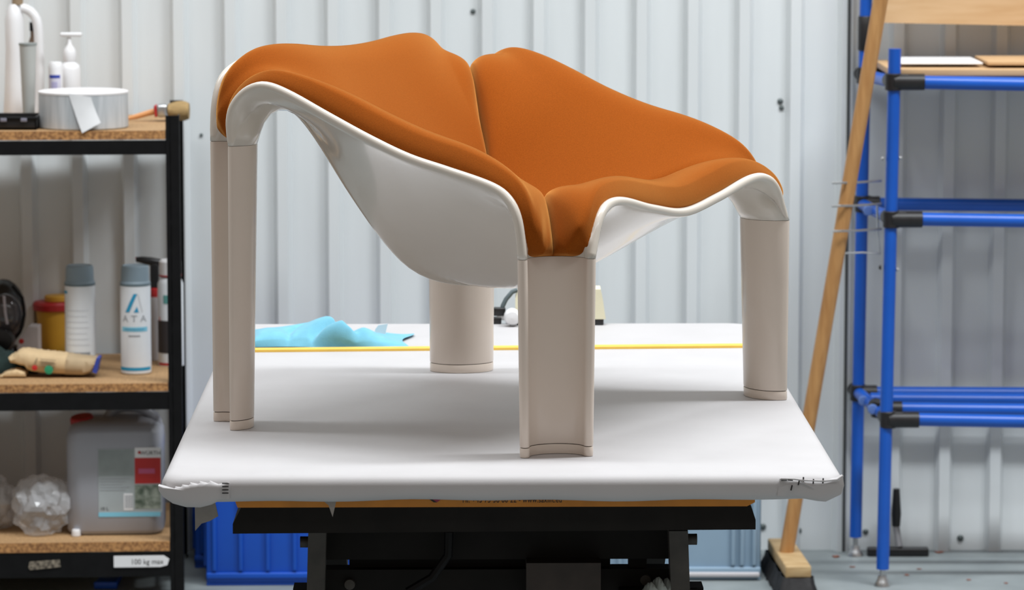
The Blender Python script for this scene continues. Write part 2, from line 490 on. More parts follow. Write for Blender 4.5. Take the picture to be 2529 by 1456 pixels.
# small central ring instead of one pole
for a in range(NA):
    d = G[a, 2] - G[a, 0]
    d[2] = 0
    d /= max(np.linalg.norm(d), 1e-6)
    for b in range(4):
        rr_ = 0.012 + 0.013 * b
        G[a, b] = cpt + d * rr_ + np.array([0, 0, 1.0 * rr_ * rr_])
fixed[:, :4] = True
def fair(G, fixed, it=2):
    "thin-plate fairing of the polar grid: block-banded least squares, ring by ring"
    nA, nB = G.shape[:2]
    X = G.copy()
    for _ in range(it):
        wa = 1 / np.maximum(np.linalg.norm(np.roll(X, -1, 0) - X, axis=2), 0.0035)      # a -> a+1
        wb = 1 / np.maximum(np.linalg.norm(X[:, 1:] - X[:, :-1], axis=2), 0.0035)       # b -> b+1
        # Laplacian blocks of each ring b: own ring, ring below, ring above
        own, dn, upb = {}, {}, {}
        ar = np.arange(nA)
        for b in range(1, nB - 1):
            wr = wa[:, b]; wl = np.roll(wr, 1)
            wd = wb[:, b - 1]; wu = wb[:, b]
            dg = wr + wl + wd + wu
            sc = dg ** 0.5 / 20.0
            O = np.zeros((nA, nA))
            O[ar, ar] = sc
            O[ar, (ar + 1) % nA] -= sc * wr / dg
            O[ar, (ar - 1) % nA] -= sc * wl / dg
            own[b] = O
            dn[b] = -sc * wd / dg
            upb[b] = -sc * wu / dg
        Mb = {}
        def acc(i, j, B):
            if (i, j) in Mb: Mb[i, j] += B
            else: Mb[i, j] = B.copy()
        for r in range(1, nB - 1):
            O, d, u = own[r], dn[r], upb[r]
            acc(r, r, O.T @ O)
            acc(r - 1, r - 1, np.diag(d * d)); acc(r + 1, r + 1, np.diag(u * u))
            B = O.T * d[None]; acc(r, r - 1, B); acc(r - 1, r, B.T)
            B = O.T * u[None]; acc(r, r + 1, B); acc(r + 1, r, B.T)
            B = np.diag(d * u); acc(r - 1, r + 1, B); acc(r + 1, r - 1, B)
        rhs = [np.zeros((nA, 3)) for _ in range(nB)]
        for (i, j), B in Mb.items():
            fi, fj = fixed[:, i], fixed[:, j]
            rhs[i] -= B[:, fj] @ X[fj, j]
        for (i, j), B in Mb.items():
            fi, fj = fixed[:, i], fixed[:, j]
            B[fi, :] = 0; B[:, fj] = 0
            if i == j: B[fi, fi] = 1.0
        for i in range(nB):
            rhs[i][fixed[:, i]] = X[fixed[:, i], i]
        # pair the rings so that the system becomes block tridiagonal
        nP = (nB + 1) // 2
        Z = np.zeros((nA, nA))
        def blk(p, q):
            rows = []
            for i in (2 * p, 2 * p + 1):
                r = []
                for j in (2 * q, 2 * q + 1):
                    if i >= nB or j >= nB:
                        r.append(np.eye(nA) if i == j else Z)
                    else:
                        r.append(Mb.get((i, j), Z))
                rows.append(r)
            return np.block(rows)
        def rh(p):
            return np.vstack([rhs[i] if i < nB else np.zeros((nA, 3)) for i in (2 * p, 2 * p + 1)])
        Cp, Dp = [], []
        for p in range(nP):
            Bd = blk(p, p); d = rh(p)
            if p:
                Aq = blk(p, p - 1)
                Bd = Bd - Aq @ Cp[-1]; d = d - Aq @ Dp[-1]
            rhs2 = np.hstack([blk(p, p + 1), d]) if p < nP - 1 else d
            sol = np.linalg.solve(Bd, rhs2)
            Cp.append(sol[:, :-3] if p < nP - 1 else None); Dp.append(sol[:, -3:])
        xs = [None] * nP
        xs[-1] = Dp[-1]
        for p in range(nP - 2, -1, -1):
            xs[p] = Dp[p] - Cp[p] @ xs[p + 1]
        sol = np.vstack(xs)
        for b in range(nB):
            X[:, b] = sol[b * nA:(b + 1) * nA]
    return X
G = fair(G, fixed, 3)

def grid_normals(G, closed=True):
    if closed:
        du = np.roll(G, -1, 0) - np.roll(G, 1, 0)
    else:
        du = np.gradient(G, axis=0)
    dv = np.gradient(G, axis=1)
    n = np.cross(dv, du)
    n /= np.maximum(np.linalg.norm(n, axis=2, keepdims=True), 1e-9)
    return n
Nrm = grid_normals(G)
if Nrm[0, 3, 2] < 0: Nrm = -Nrm
def arc_normal(i, k):
    out, tan = leg_frame(corners[i])
    psi = math.pi / 2 * k / H
    d = out * (DEP * math.sin(psi)) + tan * A_TOP * math.cos(psi)
    d /= np.linalg.norm(d)
    n_ = np.array([d[1], -d[0]])
    if n_ @ out < 0 and abs(k) < H: n_ = -n_
    if abs(k) == H: n_ = -tan * math.copysign(1, k)
    return np.array([n_[0], n_[1], 0.0])
for it_ in range(6):
    for i in range(4):
        for k in range(-H, H + 1):
            Nrm[(i * PER + k) % NA, -1] = arc_normal(i, k)
    S_ = (np.roll(Nrm, 1, 0) + np.roll(Nrm, -1, 0) + 2 * Nrm)
    S_[:, 1:-1] += Nrm[:, :-2] + Nrm[:, 2:]
    S_[:, -1] += Nrm[:, -2]
    Nrm = S_ / np.linalg.norm(S_, axis=2, keepdims=True)
for i in range(4):
    for k in range(-H, H + 1):
        Nrm[(i * PER + k) % NA, -1] = arc_normal(i, k)
# ---- shell: upper face, lower face, rounded rim
up = G + Nrm * TH / 2
lo = G - Nrm * TH / 2
rimt = np.roll(G[:, -1], -1, 0) - np.roll(G[:, -1], 1, 0)
rimt /= np.linalg.norm(rimt, axis=1, keepdims=True)
rb = np.cross(rimt, Nrm[:, -1])
sgn = np.sign(((G[:, -1] - G[:, -3]) * rb).sum(1))
rb *= sgn[:, None]
isj = np.zeros(NA)
for i in range(4):
    for k in range(-H, H + 1):
        if abs(k) < H: isj[(i * PER + k) % NA] = 1
        else: rb[(i * PER + k) % NA, :2] = leg_frame(corners[i])[0]; rb[(i * PER + k) % NA, 2] = 0
rows = [up[:, b] for b in range(NB + 1)]
for ph in (60, 30, 0, -30, -60):
    c, s = math.cos(math.radians(ph)), math.sin(math.radians(ph))
    rows.append(G[:, -1] + Nrm[:, -1] * (TH / 2 * s * (1 + 0.0 * isj))[:, None] * np.where(isj > 0, 1.0, 1.0)[:, None] + rb * (TH / 2 * c * np.where(isj > 0, 0.03, 1.0))[:, None])
for b in range(NB, -1, -1):
    rows.append(lo[:, b])
SH = np.stack(rows, 1)
mid_ = (-np.roll(SH, 1, 0) + 9 * SH + 9 * np.roll(SH, -1, 0) - np.roll(SH, -2, 0)) / 16
for i in range(4):
    for k in (-H - 2, -H - 1, -H, H - 1, H, H + 1):
        a = (i * PER + k) % NA
        mid_[a] = (SH[a] + SH[(a + 1) % NA]) / 2
SH2 = np.empty((2 * NA,) + SH.shape[1:])
SH2[0::2] = SH; SH2[1::2] = mid_
mb = MB().grid(SH2, closed_u=True)
nr = SH.shape[1]
mb.f.append(tuple(a * nr for a in range(2 * NA)))
mb.f.append(tuple(a * nr + nr - 1 for a in range(2 * NA))[::-1])
shell = mb.build('shell', m_shell, chair, angle=180)

# ---- legs with a thin joint line and a foot pad
def leg_section(c, a, z, th=TH, n=20):
    zj_ = ZJ_F if c[1] < 0 else ZJ_B
    dep = DEP_BOT + (DEP - DEP_BOT) * min(1.0, z / zj_)
    out, tan = leg_frame(c)
    pts = []
    cen = []
    for k in range(n + 1):
        psi = -math.pi / 2 + math.pi * k / n
        p = out * (RC - dep * math.cos(psi)) + tan * a * math.sin(psi)
        d = out * (dep * math.sin(psi)) + tan * a * math.cos(psi)
        d /= np.linalg.norm(d)
        nn = np.array([-d[1], d[0]])
        cen.append((p, d, nn))
    ring = [p + nn * th / 2 for p, d, nn in cen]
    p, d, nn = cen[-1]
    ring += [p + (nn * math.cos(t) + d * math.sin(t)) * th / 2 for t in np.radians((30, 60, 90, 120, 150))]
    ring += [p - nn * th / 2 for p, d, nn in cen[::-1]]
    p, d, nn = cen[0]
    ring += [p + (-nn * math.cos(t) - d * math.sin(t)) * th / 2 for t in np.radians((30, 60, 90, 120, 150))]
    return [(q[0], q[1], z) for q in ring]
def leg_mesh(c, zs, aa, ths):
    rings = [leg_section(c, a, z, t) for z, a, t in zip(zs, aa, ths)]
    n = len(rings[0])
    mb = MB()
    vs = [p for r in rings for p in r]
    fs = []
    for i in range(len(rings) - 1):
        for k in range(n):
            k2 = (k + 1) % n
            fs.append((i * n + k, i * n + k2, (i + 1) * n + k2, (i + 1) * n + k))
    m = 20
    def cap(b):
        q = []
        for k in range(m):
            q.append((b + k, b + k + 1, b + 2 * m + 6 - k - 1 + 0, b + 2 * m + 6 - k))
        q.append(tuple(b + m + t for t in range(0, 7)))
        q.append(tuple(b + (2 * m + 6 + t) % n for t in range(0, 6)) + (b,))
        return q
    fs += cap(0) + cap((len(rings) - 1) * n)
    return mb.add(vs, fs)
for i in range(4):
    zj = ZJ_F if i < 2 else ZJ_B
    az = lambda z: A_BOT + (A_TOP - A_BOT) * z / zj
    zs = [0.0155, 0.0175, 0.10, 0.2, zj - 0.003, zj - 0.0006]
    leg_mesh(corners[i], zs, [az(z) for z in zs], [TH - .001, TH, TH, TH, TH, TH - .0008]).build('leg', m_leg, chair, angle=50)
    leg_mesh(corners[i], [0.0, 0.002, 0.0135, 0.0143], [az(0)] * 4, [TH - .001, TH, TH, TH - .001]).build('foot_pad', m_leg, chair, angle=50)
    leg_mesh(corners[i], [0.0125, 0.017], [az(0)] * 2, [TH - .005] * 2).build('joint_line', m_line, chair, angle=50)
    leg_mesh(corners[i], [zj - .006, zj + .0006], [az(zj)] * 2, [TH - .0035] * 2).build('joint_line', m_line, chair, angle=50)

# ---- four upholstered petals
def cr_interp(A, t):
    "Catmull-Rom along axis 0 at fractional indices t"
    n = A.shape[0]
    i = np.clip(t.astype(int), 0, n - 2); u = (t - i).reshape((-1,) + (1,) * (A.ndim - 1))
    p0 = A[np.clip(i - 1, 0, n - 1)]; p1 = A[i]; p2 = A[i + 1]; p3 = A[np.clip(i + 2, 0, n - 1)]
    return 0.5 * (2 * p1 + (p2 - p0) * u + (2 * p0 - 5 * p1 + 4 * p2 - p3) * u ** 2 + (3 * p1 - p0 - 3 * p2 + p3) * u ** 3)
def seg_dist(P, Q):
    "distance and vector from points P to polyline samples Q"
    out_d = np.empty(len(P)); out_v = np.empty_like(P)
    for s in range(0, len(P), 2000):
        D = P[s:s + 2000, None] - Q[None]
        dd = (D ** 2).sum(2)
        k = dd.argmin(1)
        pp = P[s:s + 2000]
        bd = dd[np.arange(len(k)), k]; bq = Q[k].copy()
        for a_, b_ in ((np.maximum(k - 1, 0), k), (k, np.minimum(k + 1, len(Q) - 1))):
            A_, B_ = Q[a_], Q[b_]
            ab = B_ - A_
            l2 = np.maximum((ab ** 2).sum(1), 1e-12)
            ok = l2 < 0.0004
            t_ = np.clip(((pp - A_) * ab).sum(1) / l2, 0, 1)[:, None]
            qq = A_ + ab * t_
            d_2 = ((pp - qq) ** 2).sum(1)
            better = (d_2 < bd) & ok
            bd = np.where(better, d_2, bd); bq = np.where(better[:, None], qq, bq)
        out_d[s:s + 2000] = np.sqrt(bd)
        out_v[s:s + 2000] = bq - pp
    return out_d, out_v
T_CUSH, R_RIM = 0.055, 0.042
petal_names = ['front', 'right', 'back', 'left']
def petal(i):
    ids = [(i * PER + k) % NA for k in range(PER + 1)]
    P0 = up[ids]
    na, nb = 250, 180
    u = np.linspace(0, 1, na)
    u = 0.5 - 0.5 * np.cos(math.pi * u) if True else u
    u = 0.6 * u + 0.4 * np.linspace(0, 1, na)
    v = 1 - (1 - np.linspace(0, 1, nb)) ** 1.7
    A = cr_interp(P0, u * PER)
    A = cr_interp(A.transpose(1, 0, 2), v * NB).transpose(1, 0, 2)
    Nn = cr_interp(Nrm[ids], u * PER)
    Nn = cr_interp(Nn.transpose(1, 0, 2), v * NB).transpose(1, 0, 2)
    Nn /= np.linalg.norm(Nn, axis=2, keepdims=True)
    P = A.reshape(-1, 3); N_ = Nn.reshape(-1, 3)
    upside = cr_interp(up[[(i * PER + H + k) % NA for k in range(NS + 1)], -1], np.linspace(0, NS, 500))
    d1, v1 = seg_dist(P, upside)
    j1 = up[[(i * PER + k) % NA for k in range(H + 1)], -1]
    j2 = up[[(i * PER + H + NS + k) % NA for k in range(H + 1)], -1]
    jq = np.vstack([cr_interp(j1, np.linspace(0, H, 80)), cr_interp(j2, np.linspace(0, H, 80))])
    d2, _ = seg_dist(P, jq)
    d2 = d2 - 0.000
    s1 = cr_interp(up[(i * PER) % NA], np.linspace(0, NB, 400))
    s2 = cr_interp(up[((i + 1) * PER) % NA], np.linspace(0, NB, 400))
    ds, _ = seg_dist(P, np.vstack([s1, s2]))
    W = d1 + np.minimum(ds, 0.3)
    wf = np.clip((W - 0.055) / 0.085, 0, 1)
    wf = wf * wf * (3 - 2 * wf)
    w2 = np.clip((d2 - 0.03) / 0.16, 0, 1)
    wf = np.minimum(wf, w2 * w2 * (3 - 2 * w2))
    wf = wf.reshape(na, nb)
    for _ in range(60):
        e = np.pad(wf, 1, mode='edge')
        wf = (e[:-2, 1:-1] + e[2:, 1:-1] + e[1:-1, :-2] + e[1:-1, 2:] + wf) / 5
    wf = wf.reshape(-1)
    TC = T_CUSH * (0.37 + 0.63 * wf + 0.22 * np.exp(-(d2 / 0.04) ** 2))
    R = 0.024 + (R_RIM - 0.024) * wf
    # rounded footprint: rim side against leg end
    a1 = np.maximum(R - (d1 - 0.0015 - 0.009 * np.exp(-d2 / 0.022)), 0); a2 = np.maximum(R - d2, 0)
    dd = R - np.sqrt(a1 ** 2 + a2 ** 2)
    q = np.clip(dd / R, 0, 1)
    hh = TC * np.where(q > 0.2, np.sqrt(np.maximum(1 - (1 - q) ** 2, 0)), 3.0 * np.minimum(dd / R, 0.2))
    qs = np.clip(ds / 0.032, 0, 1)
    hh = hh * (0.28 + 0.72 * np.sqrt(np.maximum(1 - (1 - qs) ** 2, 0)))
    hh = np.maximum(hh, -0.005)
    sm_ = lambda x: np.clip(x, 0, 1) ** 2 * (3 - 2 * np.clip(x, 0, 1))
    hg = hh.reshape(na, nb)
    msk = (sm_((q - 0.3) / 0.6) * sm_((qs - 0.2) / 0.8)).reshape(na, nb)
    for _ in range(24):
        e = np.pad(hg, 1, mode='edge')
        hg = hg + msk * ((e[:-2, 1:-1] + e[2:, 1:-1] + e[1:-1, :-2] + e[1:-1, 2:] + hg) / 5 - hg)
    hh = hg.reshape(-1)
    # the roll overhangs the rim a little
    vv = v1 / np.maximum(np.linalg.norm(v1, axis=1, keepdims=True), 1e-6)
    over = (0.002 + 0.010 * wf) * np.sin(math.pi * np.clip(q, 0, 1) ** 0.55) * (1 - np.clip(q, 0, 1) ** 3)
    fade = np.clip((d2 - 0.01) / 0.03, 0, 1)
    Q = P + N_ * hh[:, None] + vv * (over * fade * (d1 > 0.0008))[:, None]
    Q = Q.reshape(na, nb, 3)
    m2 = (sm_((q - 0.35) / 0.6) * sm_((qs - 0.15) / 0.8)).reshape(na, nb)[..., None] * np.clip((d2.reshape(na, nb)[..., None] - 0.01) / 0.02, 0, 1)
    for _ in range(70):
        e = np.pad(Q, ((1, 1), (1, 1), (0, 0)), mode='edge')
        Q = Q + 0.8 * m2 * ((e[:-2, 1:-1] + e[2:, 1:-1] + e[1:-1, :-2] + e[1:-1, 2:]) / 4 - Q)
    mb = MB().grid(Q)
    o = mb.build('petal_cushion', m_velvet, chair, angle=180)
    return o
for i in range(4):
    o = petal(i)
    o['label'] = ['orange velvet petal over the front edge between the two low legs', 'tall orange velvet petal rising from low right leg to back leg',
                  'orange velvet petal forming the backrest between the two tall legs', 'orange velvet petal roll along the left side'][i]
#--REST--
# ------------------------------------------------------------------ padded table top
f0 = ground(395, 1176, TZ); f1 = ground(2087, 1172, TZ); bk = ground(1240, 796, TZ)
TW = f1[0] - f0[0]
TYF = 0.5 * (f0[1] + f1[1]); TL = bk[1] - TYF
TX = 0.5 * (f0[0] + f1[0])
TROT = 0.0147
pad = thing('padded_tabletop', 'pale padded tabletop with fabric stapled at its corners under the lounge chair', 'tabletop', (TX, TYF, TZ), TROT)
PT = 0.039
def rrect(w, y0, y1, r, n=8):
    pts = []
    for cx_, cy_, a0 in ((w / 2 - r, y0 + r, -90), (w / 2 - r, y1 - r, 0), (-w / 2 + r, y1 - r, 90), (-w / 2 + r, y0 + r, 180)):
        for k in range(n + 1):
            a = math.radians(a0 + 90 * k / n)
            pts.append((cx_ + r * math.cos(a), cy_ + r * math.sin(a)))
    return pts
def densify(P, m):
    out = []
    n = len(P)
    for i in range(n):
        a, b = P[i], P[(i + 1) % n]
        k = max(1, int(math.dist(a, b) / m))
        for t in range(k):
            out.append((a[0] + (b[0] - a[0]) * t / k, a[1] + (b[1] - a[1]) * t / k))
    return out
base = densify(rrect(TW, 0, TL, 0.035), 0.03)
rows = []
r = 0.017
prof = [(0.20, 0.0), (0.10, 0.0), (0.045, 0.0)] + [(r - r * math.sin(math.radians(a)), -r + r * math.cos(math.radians(a))) for a in (0, 18, 36, 54, 72, 90)] + \
       [(0.0, -PT + r * 0.8)] + [(r * .8 - r * .8 * math.cos(math.radians(a)), -PT + r * .8 - r * .8 * math.sin(math.radians(a))) for a in (25, 50, 75, 90)] + [(0.06, -PT)]
for ins, z in prof:
    sx = (TW - 2 * ins) / TW; sy = (TL - 2 * ins) / TL
    row = []
    for x, y in base:
        wob = 0.0022 * math.sin(x * 21 + 1.0) * math.sin(x * 9.0) if z < -PT * .6 else 0
        row.append((x * sx, ins + y * sy, z + wob))
    rows.append(row)
Gp = np.array(rows).transpose(1, 0, 2)
mb = MB().grid(Gp, closed_u=True)
nr = len(prof)
mb.f.append(tuple(k * nr for k in range(len(base))))
mb.f.append(tuple(k * nr + nr - 1 for k in range(len(base)))[::-1])
mb.build('fabric_cover', m_cover, pad, angle=180)

def tl(px, py, yo=0.0):
    "photo pixel on the front face of the table top, in table coordinates"
    p = at(px, py, TYF + yo)
    return (p[0] - TX, yo, p[2] - TZ)
def fold_patch(outline, depth_, name='corner_fold', m=None, z_seam=None):
    "stuffed flap of cover fabric: outline in pixels, pillowed towards the viewer"
    P = [tl(px, py) for px, py in outline]
    P = [np.array((p[0], p[2])) for p in P]
    Q = []
    for i in range(len(P)):
        a, b = P[i], P[(i + 1) % len(P)]
        for t in np.arange(0, 1, 0.25):
            Q.append(a + (b - a) * t)
    Q = np.array(Q); c = Q.mean(0)
    Qs = Q.copy()
    for _ in range(10): Qs = (np.roll(Qs, 1, 0) + Qs + np.roll(Qs, -1, 0)) / 3
    G_ = []
    for k, (s, d) in enumerate(((1.0, 0.012), (1.0, -0.001), (0.97, -0.3), (0.9, -0.6), (0.75, -0.85), (0.5, -1.0), (0.2, -1.05))):
        yy = d if k < 2 else d * depth_
        G_.append([(c[0] + (q[0] - c[0]) * s, yy, c[1] + (q[1] - c[1]) * s) for q in (Q if k < 2 else 0.5 * (Q + Qs) if k == 2 else Qs)])
    G_ = np.array(G_).transpose(1, 0, 2)
    mb = MB().grid(G_, closed_u=True)
    n = 7
    mb.f.append(tuple(k * n + n - 1 for k in range(len(Q))))
    return mb.build(name, m or m_cover, pad, angle=60)
o = fold_patch([(392, 1196), (408, 1200), (432, 1204), (434, 1199), (448, 1200), (451, 1194), (468, 1196), (471, 1189), (492, 1193), (494, 1186), (516, 1191), (519, 1185), (540, 1193), (567, 1189), (568, 1229), (545, 1232),
                (524, 1243), (496, 1250), (460, 1249), (428, 1240), (404, 1224), (393, 1208)], 0.006)
fold_patch([(1927, 1183), (1962, 1183), (1985, 1186), (2010, 1188), (2040, 1188), (2068, 1184), (2082, 1176), (2086, 1200), (2078, 1222), (2040, 1240), (2018, 1238), (1980, 1231), (1920, 1225)], 0.006)
def staple(px0, py0, px1, py1):
    a = tl(px0, py0, -0.0082); b = tl(px1, py1, -0.0082)
    MB().tube([a, b], 0.0011, 6).build('staple', m_ink, pad)
for y in (1191, 1199, 1207, 1215):
    staple(549, y, 565, y)
for s_ in ((1930, 1187, 1944, 1187), (1946, 1186, 1959, 1187), (1975, 1187, 1972, 1199), (1985, 1179, 1985, 1190), (2010, 1184, 2009, 1196), (2034, 1182, 2033, 1195), (1957, 1199, 1954, 1212)):
    staple(*s_)
# fold line on the right-hand corner
MB().tube([tl(1928, 1183, -.006), tl(1962, 1184, -.008), tl(1985, 1187, -.008), tl(2035, 1189, -.008), tl(2068, 1186, -.008), tl(2083, 1176, -.006)], 0.0016, 8).build('fold_edge', m_cover, pad)
MB().tube([tl(1976, 1186, -.008), tl(1990, 1196, -.0085), tl(2012, 1206, -.0085)], [0.0016, 0.0012, .0004], 8).build('fold_edge', m_cover, pad)
# loose flaps hanging below
def flap(outline, yo, m):
    P = [tl(px, py, yo) for px, py in outline]
    MB().prism([(p[0], p[2]) for p in P], yo, yo + 0.0025).build('loose_flap', m, pad, smooth=False)
flap([(483, 1235), (531, 1228), (541, 1272), (520, 1284), (500, 1290), (484, 1308)], 0.05, m_cover_back)
flap([(760, 1222), (835, 1222), (830, 1240), (822, 1275), (812, 1246), (800, 1236)], 0.012, m_cover_back)

# ------------------------------------------------------------------ things on the table
d_ = ground(620, 868, TZ); e_ = ground(1842, 857, TZ)
strip = MB()
dirv = Vector((e_ - d_)).normalized()
for_len = (Vector(e_) - Vector(d_)).length
path = [(d_[0] + (e_[0] - d_[0]) * t, d_[1] + (e_[1] - d_[1]) * t, TZ + 0.0042) for t in np.linspace(-0.03, 1.06, 24)]
G_ = []
for p in path:
    G_.append([(p[0], p[1] + y, TZ + z) for y, z in ((-.010, 0.0002), (-.0095, .0045), (-.006, .0066), (.006, .0066), (.0095, .0045), (.010, 0.0002))])
o = strip.grid(np.array(G_)).build('yellow_strip', m_tape_yellow)
tag(o, 'thin yellow strip lying straight across the padded tabletop behind the chair', 'strip')

# sky-blue cloth
cb = ground(812, 861, TZ)
sil = [(600, 838), (625, 822), (665, 816), (700, 811), (735, 806), (765, 799), (790, 790), (815, 786), (832, 787), (845, 799), (860, 808), (885, 812), (915, 821), (945, 829), (975, 836), (1000, 843), (1004, 852)]
sx_ = [at(a, 860, cb[1])[0] for a, b in sil]
hz = [max(0.004, at(a, b, cb[1] + 0.05)[2] - TZ) for a, b in sil]
nx, ny = 90, 48
G_ = np.zeros((nx, ny, 3))
for i in range(nx):
    x = sx_[0] + (sx_[-1] - sx_[0]) * i / (nx - 1)
    h = np.interp(x, sx_, hz)
    wdt = 0.055 + 0.03 * math.sin(i * 0.09) + 0.02 * math.sin(i * .21)
    for j in range(ny):
        v = j / (ny - 1)
        y = cb[1] + 0.006 + (wdt * 2 + 0.03) * (v - 0.0) + 0.010 * math.sin(i * 0.07)
        sh = max(0.0, math.sin(math.pi * v ** 0.75)) ** 0.55
        fold = 0.005 * math.sin(i * 0.11 + v * 5.0) * sh + 0.002 * math.sin(i * 0.25 - v * 6) * sh
        ridge = (-0.018 * math.exp(-((i - 40 - v * 16) / 2.6) ** 2) - 0.010 * math.exp(-((i - 62 + v * 10) / 2.2) ** 2) - 0.008 * math.exp(-((i - 22 - v * 20) / 2.5) ** 2)) * sh
        z = TZ + 0.002 + max(0.0, h * sh * 0.96 + (fold + ridge) * min(1, h / 0.03))
        G_[i, j] = (x + 0.01 * math.sin(v * 6 + i * .1), y - 0.012 * sh * math.sin(i * .12 + 1), z)
o = MB().grid(G_).build('cleaning_cloth', m_cloth, angle=180)
tag(o, 'crumpled sky-blue cloth lying on the table behind the tall left leg', 'cloth')
# white paper scrap behind the cloth
pw = ground(940, 842, TZ)
mbp = MB()
o1 = [at(a, b, pw[1]) for a, b in ((921, 842), (927, 812), (935, 802), (958, 799), (953, 818), (951, 842))]
mbp.prism([(p[0], p[2]) for p in o1], pw[1], pw[1] + 0.003)
tag(mbp.build('paper_scrap', m_paper, smooth=False), 'small white paper scrap standing up behind the blue cloth', 'paper')

# cream box with cable at the rear of the table
bp = ground(1383, 803, TZ)
YB = bp[1]
bx = thing('control_box', 'cream plastic control box with black base at the rear edge of the table', 'box', (bp[0], YB, TZ))
bw = L(222, YB); bh = L(90, YB)
MB().box((0, 0.03, bh * .17 / 2 + 0.0005), (bw - 0.004, 0.06, bh * .17), bev=.002).build('base', m_rubber, bx)
MB().prism([(-bw / 2, bh * .17), (bw / 2 + .002, bh * .17), (bw / 2 - .004, bh * .75), (bw / 2 - .008, bh), (-bw / 2 + .008, bh), (-bw / 2, bh * .75)], 0, 0.06).build('housing', m_cream, bx, angle=30)
MB().lathe([(0.0001, 0.03), (.012, .028), (.016, .018), (.016, 0)], 20, T3(-bw / 2 - .006, -.002, bh * .26) @ RX(math.pi / 2)).build('knob', m_white, bx)
cp = [(-bw / 2 + .004, .03, bh * .93), (-bw / 2 - .006, .028, bh * .88), (-bw / 2 - .018, .026, bh * .68), (-bw / 2 - .024, .025, bh * .5), (-bw / 2 - .026, .025, bh * .36)]
MB().tube(cp, .0045, 10).build('cable', mat('grey_cable', (0.10, 0.13, 0.14), 0.5), bx)
pl = ground(1246, 802, TZ)
plug = thing('cable_plug', 'black and white cable plug beside the cream control box', 'plug', (pl[0] - .004, pl[1] + .01, TZ))
MB().box((-.006, .01, .024), (.024, .02, .016), bev=.003).build('upper_connector', m_rubber, plug)
MB().box((-.010, .01, .0065), (.016, .02, .013), bev=.002).build('lower_connector', m_rubber, plug)
MB().box((0.004, .012, .013), (.030, .016, .012), bev=.004).build('collar', m_white, plug)
MB().box((0.010, .01, .006), (.007, .018, .012), bev=.002).build('contact', m_steel, plug)

# ------------------------------------------------------------------ scissor lift under the table top
lift = thing('scissor_lift_table', 'black scissor lift with orange edge plate carrying the padded tabletop', 'lift table', (TX, TYF, 0), TROT)
def ll(px, py, yo):
    p = at(px, py, TYF + yo)
    return (p[0] - TX, yo, p[2])
def lrect(mb, x0, y0, x1, y1, yo, dep):
    a = ll(x0, y1, yo); b = ll(x1, y0, yo)
    mb.box(((a[0] + b[0]) / 2, yo + dep / 2, (a[2] + b[2]) / 2), (b[0] - a[0], dep, b[2] - a[2]))
    return mb
ztop = TZ - PT - 0.001
a = ll(583, 1251, .03); b = ll(1866, 1250, .03)
zb = a[2]
MB().prism([(a[0], ztop), (a[0], zb + .008), (a[0] + .003, zb), (b[0] - .012, zb), (b[0], zb + .006), (b[0], ztop)], 0.03, 1.6).build('edge_plate', m_orange_plate, lift, smooth=False)
t0 = ll(597, 1251, .03); t1 = ll(1857, 1251, .03); t2 = ll(1868, 1285, .03); t3 = ll(1868, 1309, .03); t4 = ll(576, 1316, .03); t5 = ll(576, 1292, .03)
MB().prism([(p[0], p[2]) for p in (t0, t1, t2, t3, t4, t5)], 0.032, 1.55).build('platform_frame', m_dark, lift, smooth=False)
q = ll(1264, 1240, .03)
vs, fs = text_geo('Tlf: +45 75 58 66 22 - www.saxlift.eu', 1.0)
xx = [v[0] for v in vs]; k = (ll(1388, 1237, .03)[0] - ll(1140, 1237, .03)[0]) / (max(xx) - min(xx)); xm = (max(xx) + min(xx)) / 2
MB().add([((v[0] - xm) * k + q[0], 0.0292, v[1] * k * 1.35 + q[2]) for v in vs], fs).build('lettering', m_ink, lift, smooth=False, recalc=False)
g = [ll(x, y, .03) for x, y in ((1062, 1228), (1095, 1228), (1080, 1239))]
MB().prism([(p[0] , p[2]) for p in g], 0.0290, .0299).build('logo', mat('magenta_print', (0.30, 0.03, 0.07), 0.5), lift, smooth=False)
g = [ll(x, y, .03) for x, y in ((1056, 1228), (1063, 1228), (1080, 1239), (1072, 1239))]
MB().prism([(p[0], p[2]) for p in g], 0.0288, .0299).build('logo', m_ink, lift, smooth=False)
def arm(pts0, pts1, y0, y1, m=m_rust, th=.03):
    "flat bar from the platform to the base frame, front corner pixels at top and bottom"
    (ax0, ax1, ay), (bx0, bx1, by) = pts0, pts1
    A0, A1 = ll(ax0, ay, y0), ll(ax1, ay, y0)
    zt = A0[2]
    w0 = A1[0] - A0[0]; c0 = (A0[0] + A1[0]) / 2
    B0, B1 = ll(bx0, by, y0), ll(bx1, by, y0)
    c1 = (B0[0] + B1[0]) / 2
    k = (c1 - c0) / (B0[2] - zt)
    vs = []
    for z, y in ((zt, y0), (0.06, y1)):
        c = c0 + k * (z - zt) * (0.4 if z < .3 else 1)
        for dx in (-w0 / 2, w0 / 2):
            for dy in (0, th * 1.6):
                vs.append((c + dx, y + dy, z))
    fs = [(0, 1, 3, 2), (4, 6, 7, 5), (0, 4, 5, 1), (2, 3, 7, 6), (0, 2, 6, 4), (1, 5, 7, 3)]
    return MB().add(vs, fs).build('scissor_arm', m, lift, smooth=False)
arm((764, 808, 1312), (752, 796, 1456), .10, .16)
arm((1655, 1702, 1312), (1672, 1716, 1456), .10, .16)
arm((800, 860, 1314), (800, 850, 1456), .30, 1.2, m_dark)
arm((1600, 1660, 1314), (1605, 1655, 1456), .30, 1.2, m_dark)
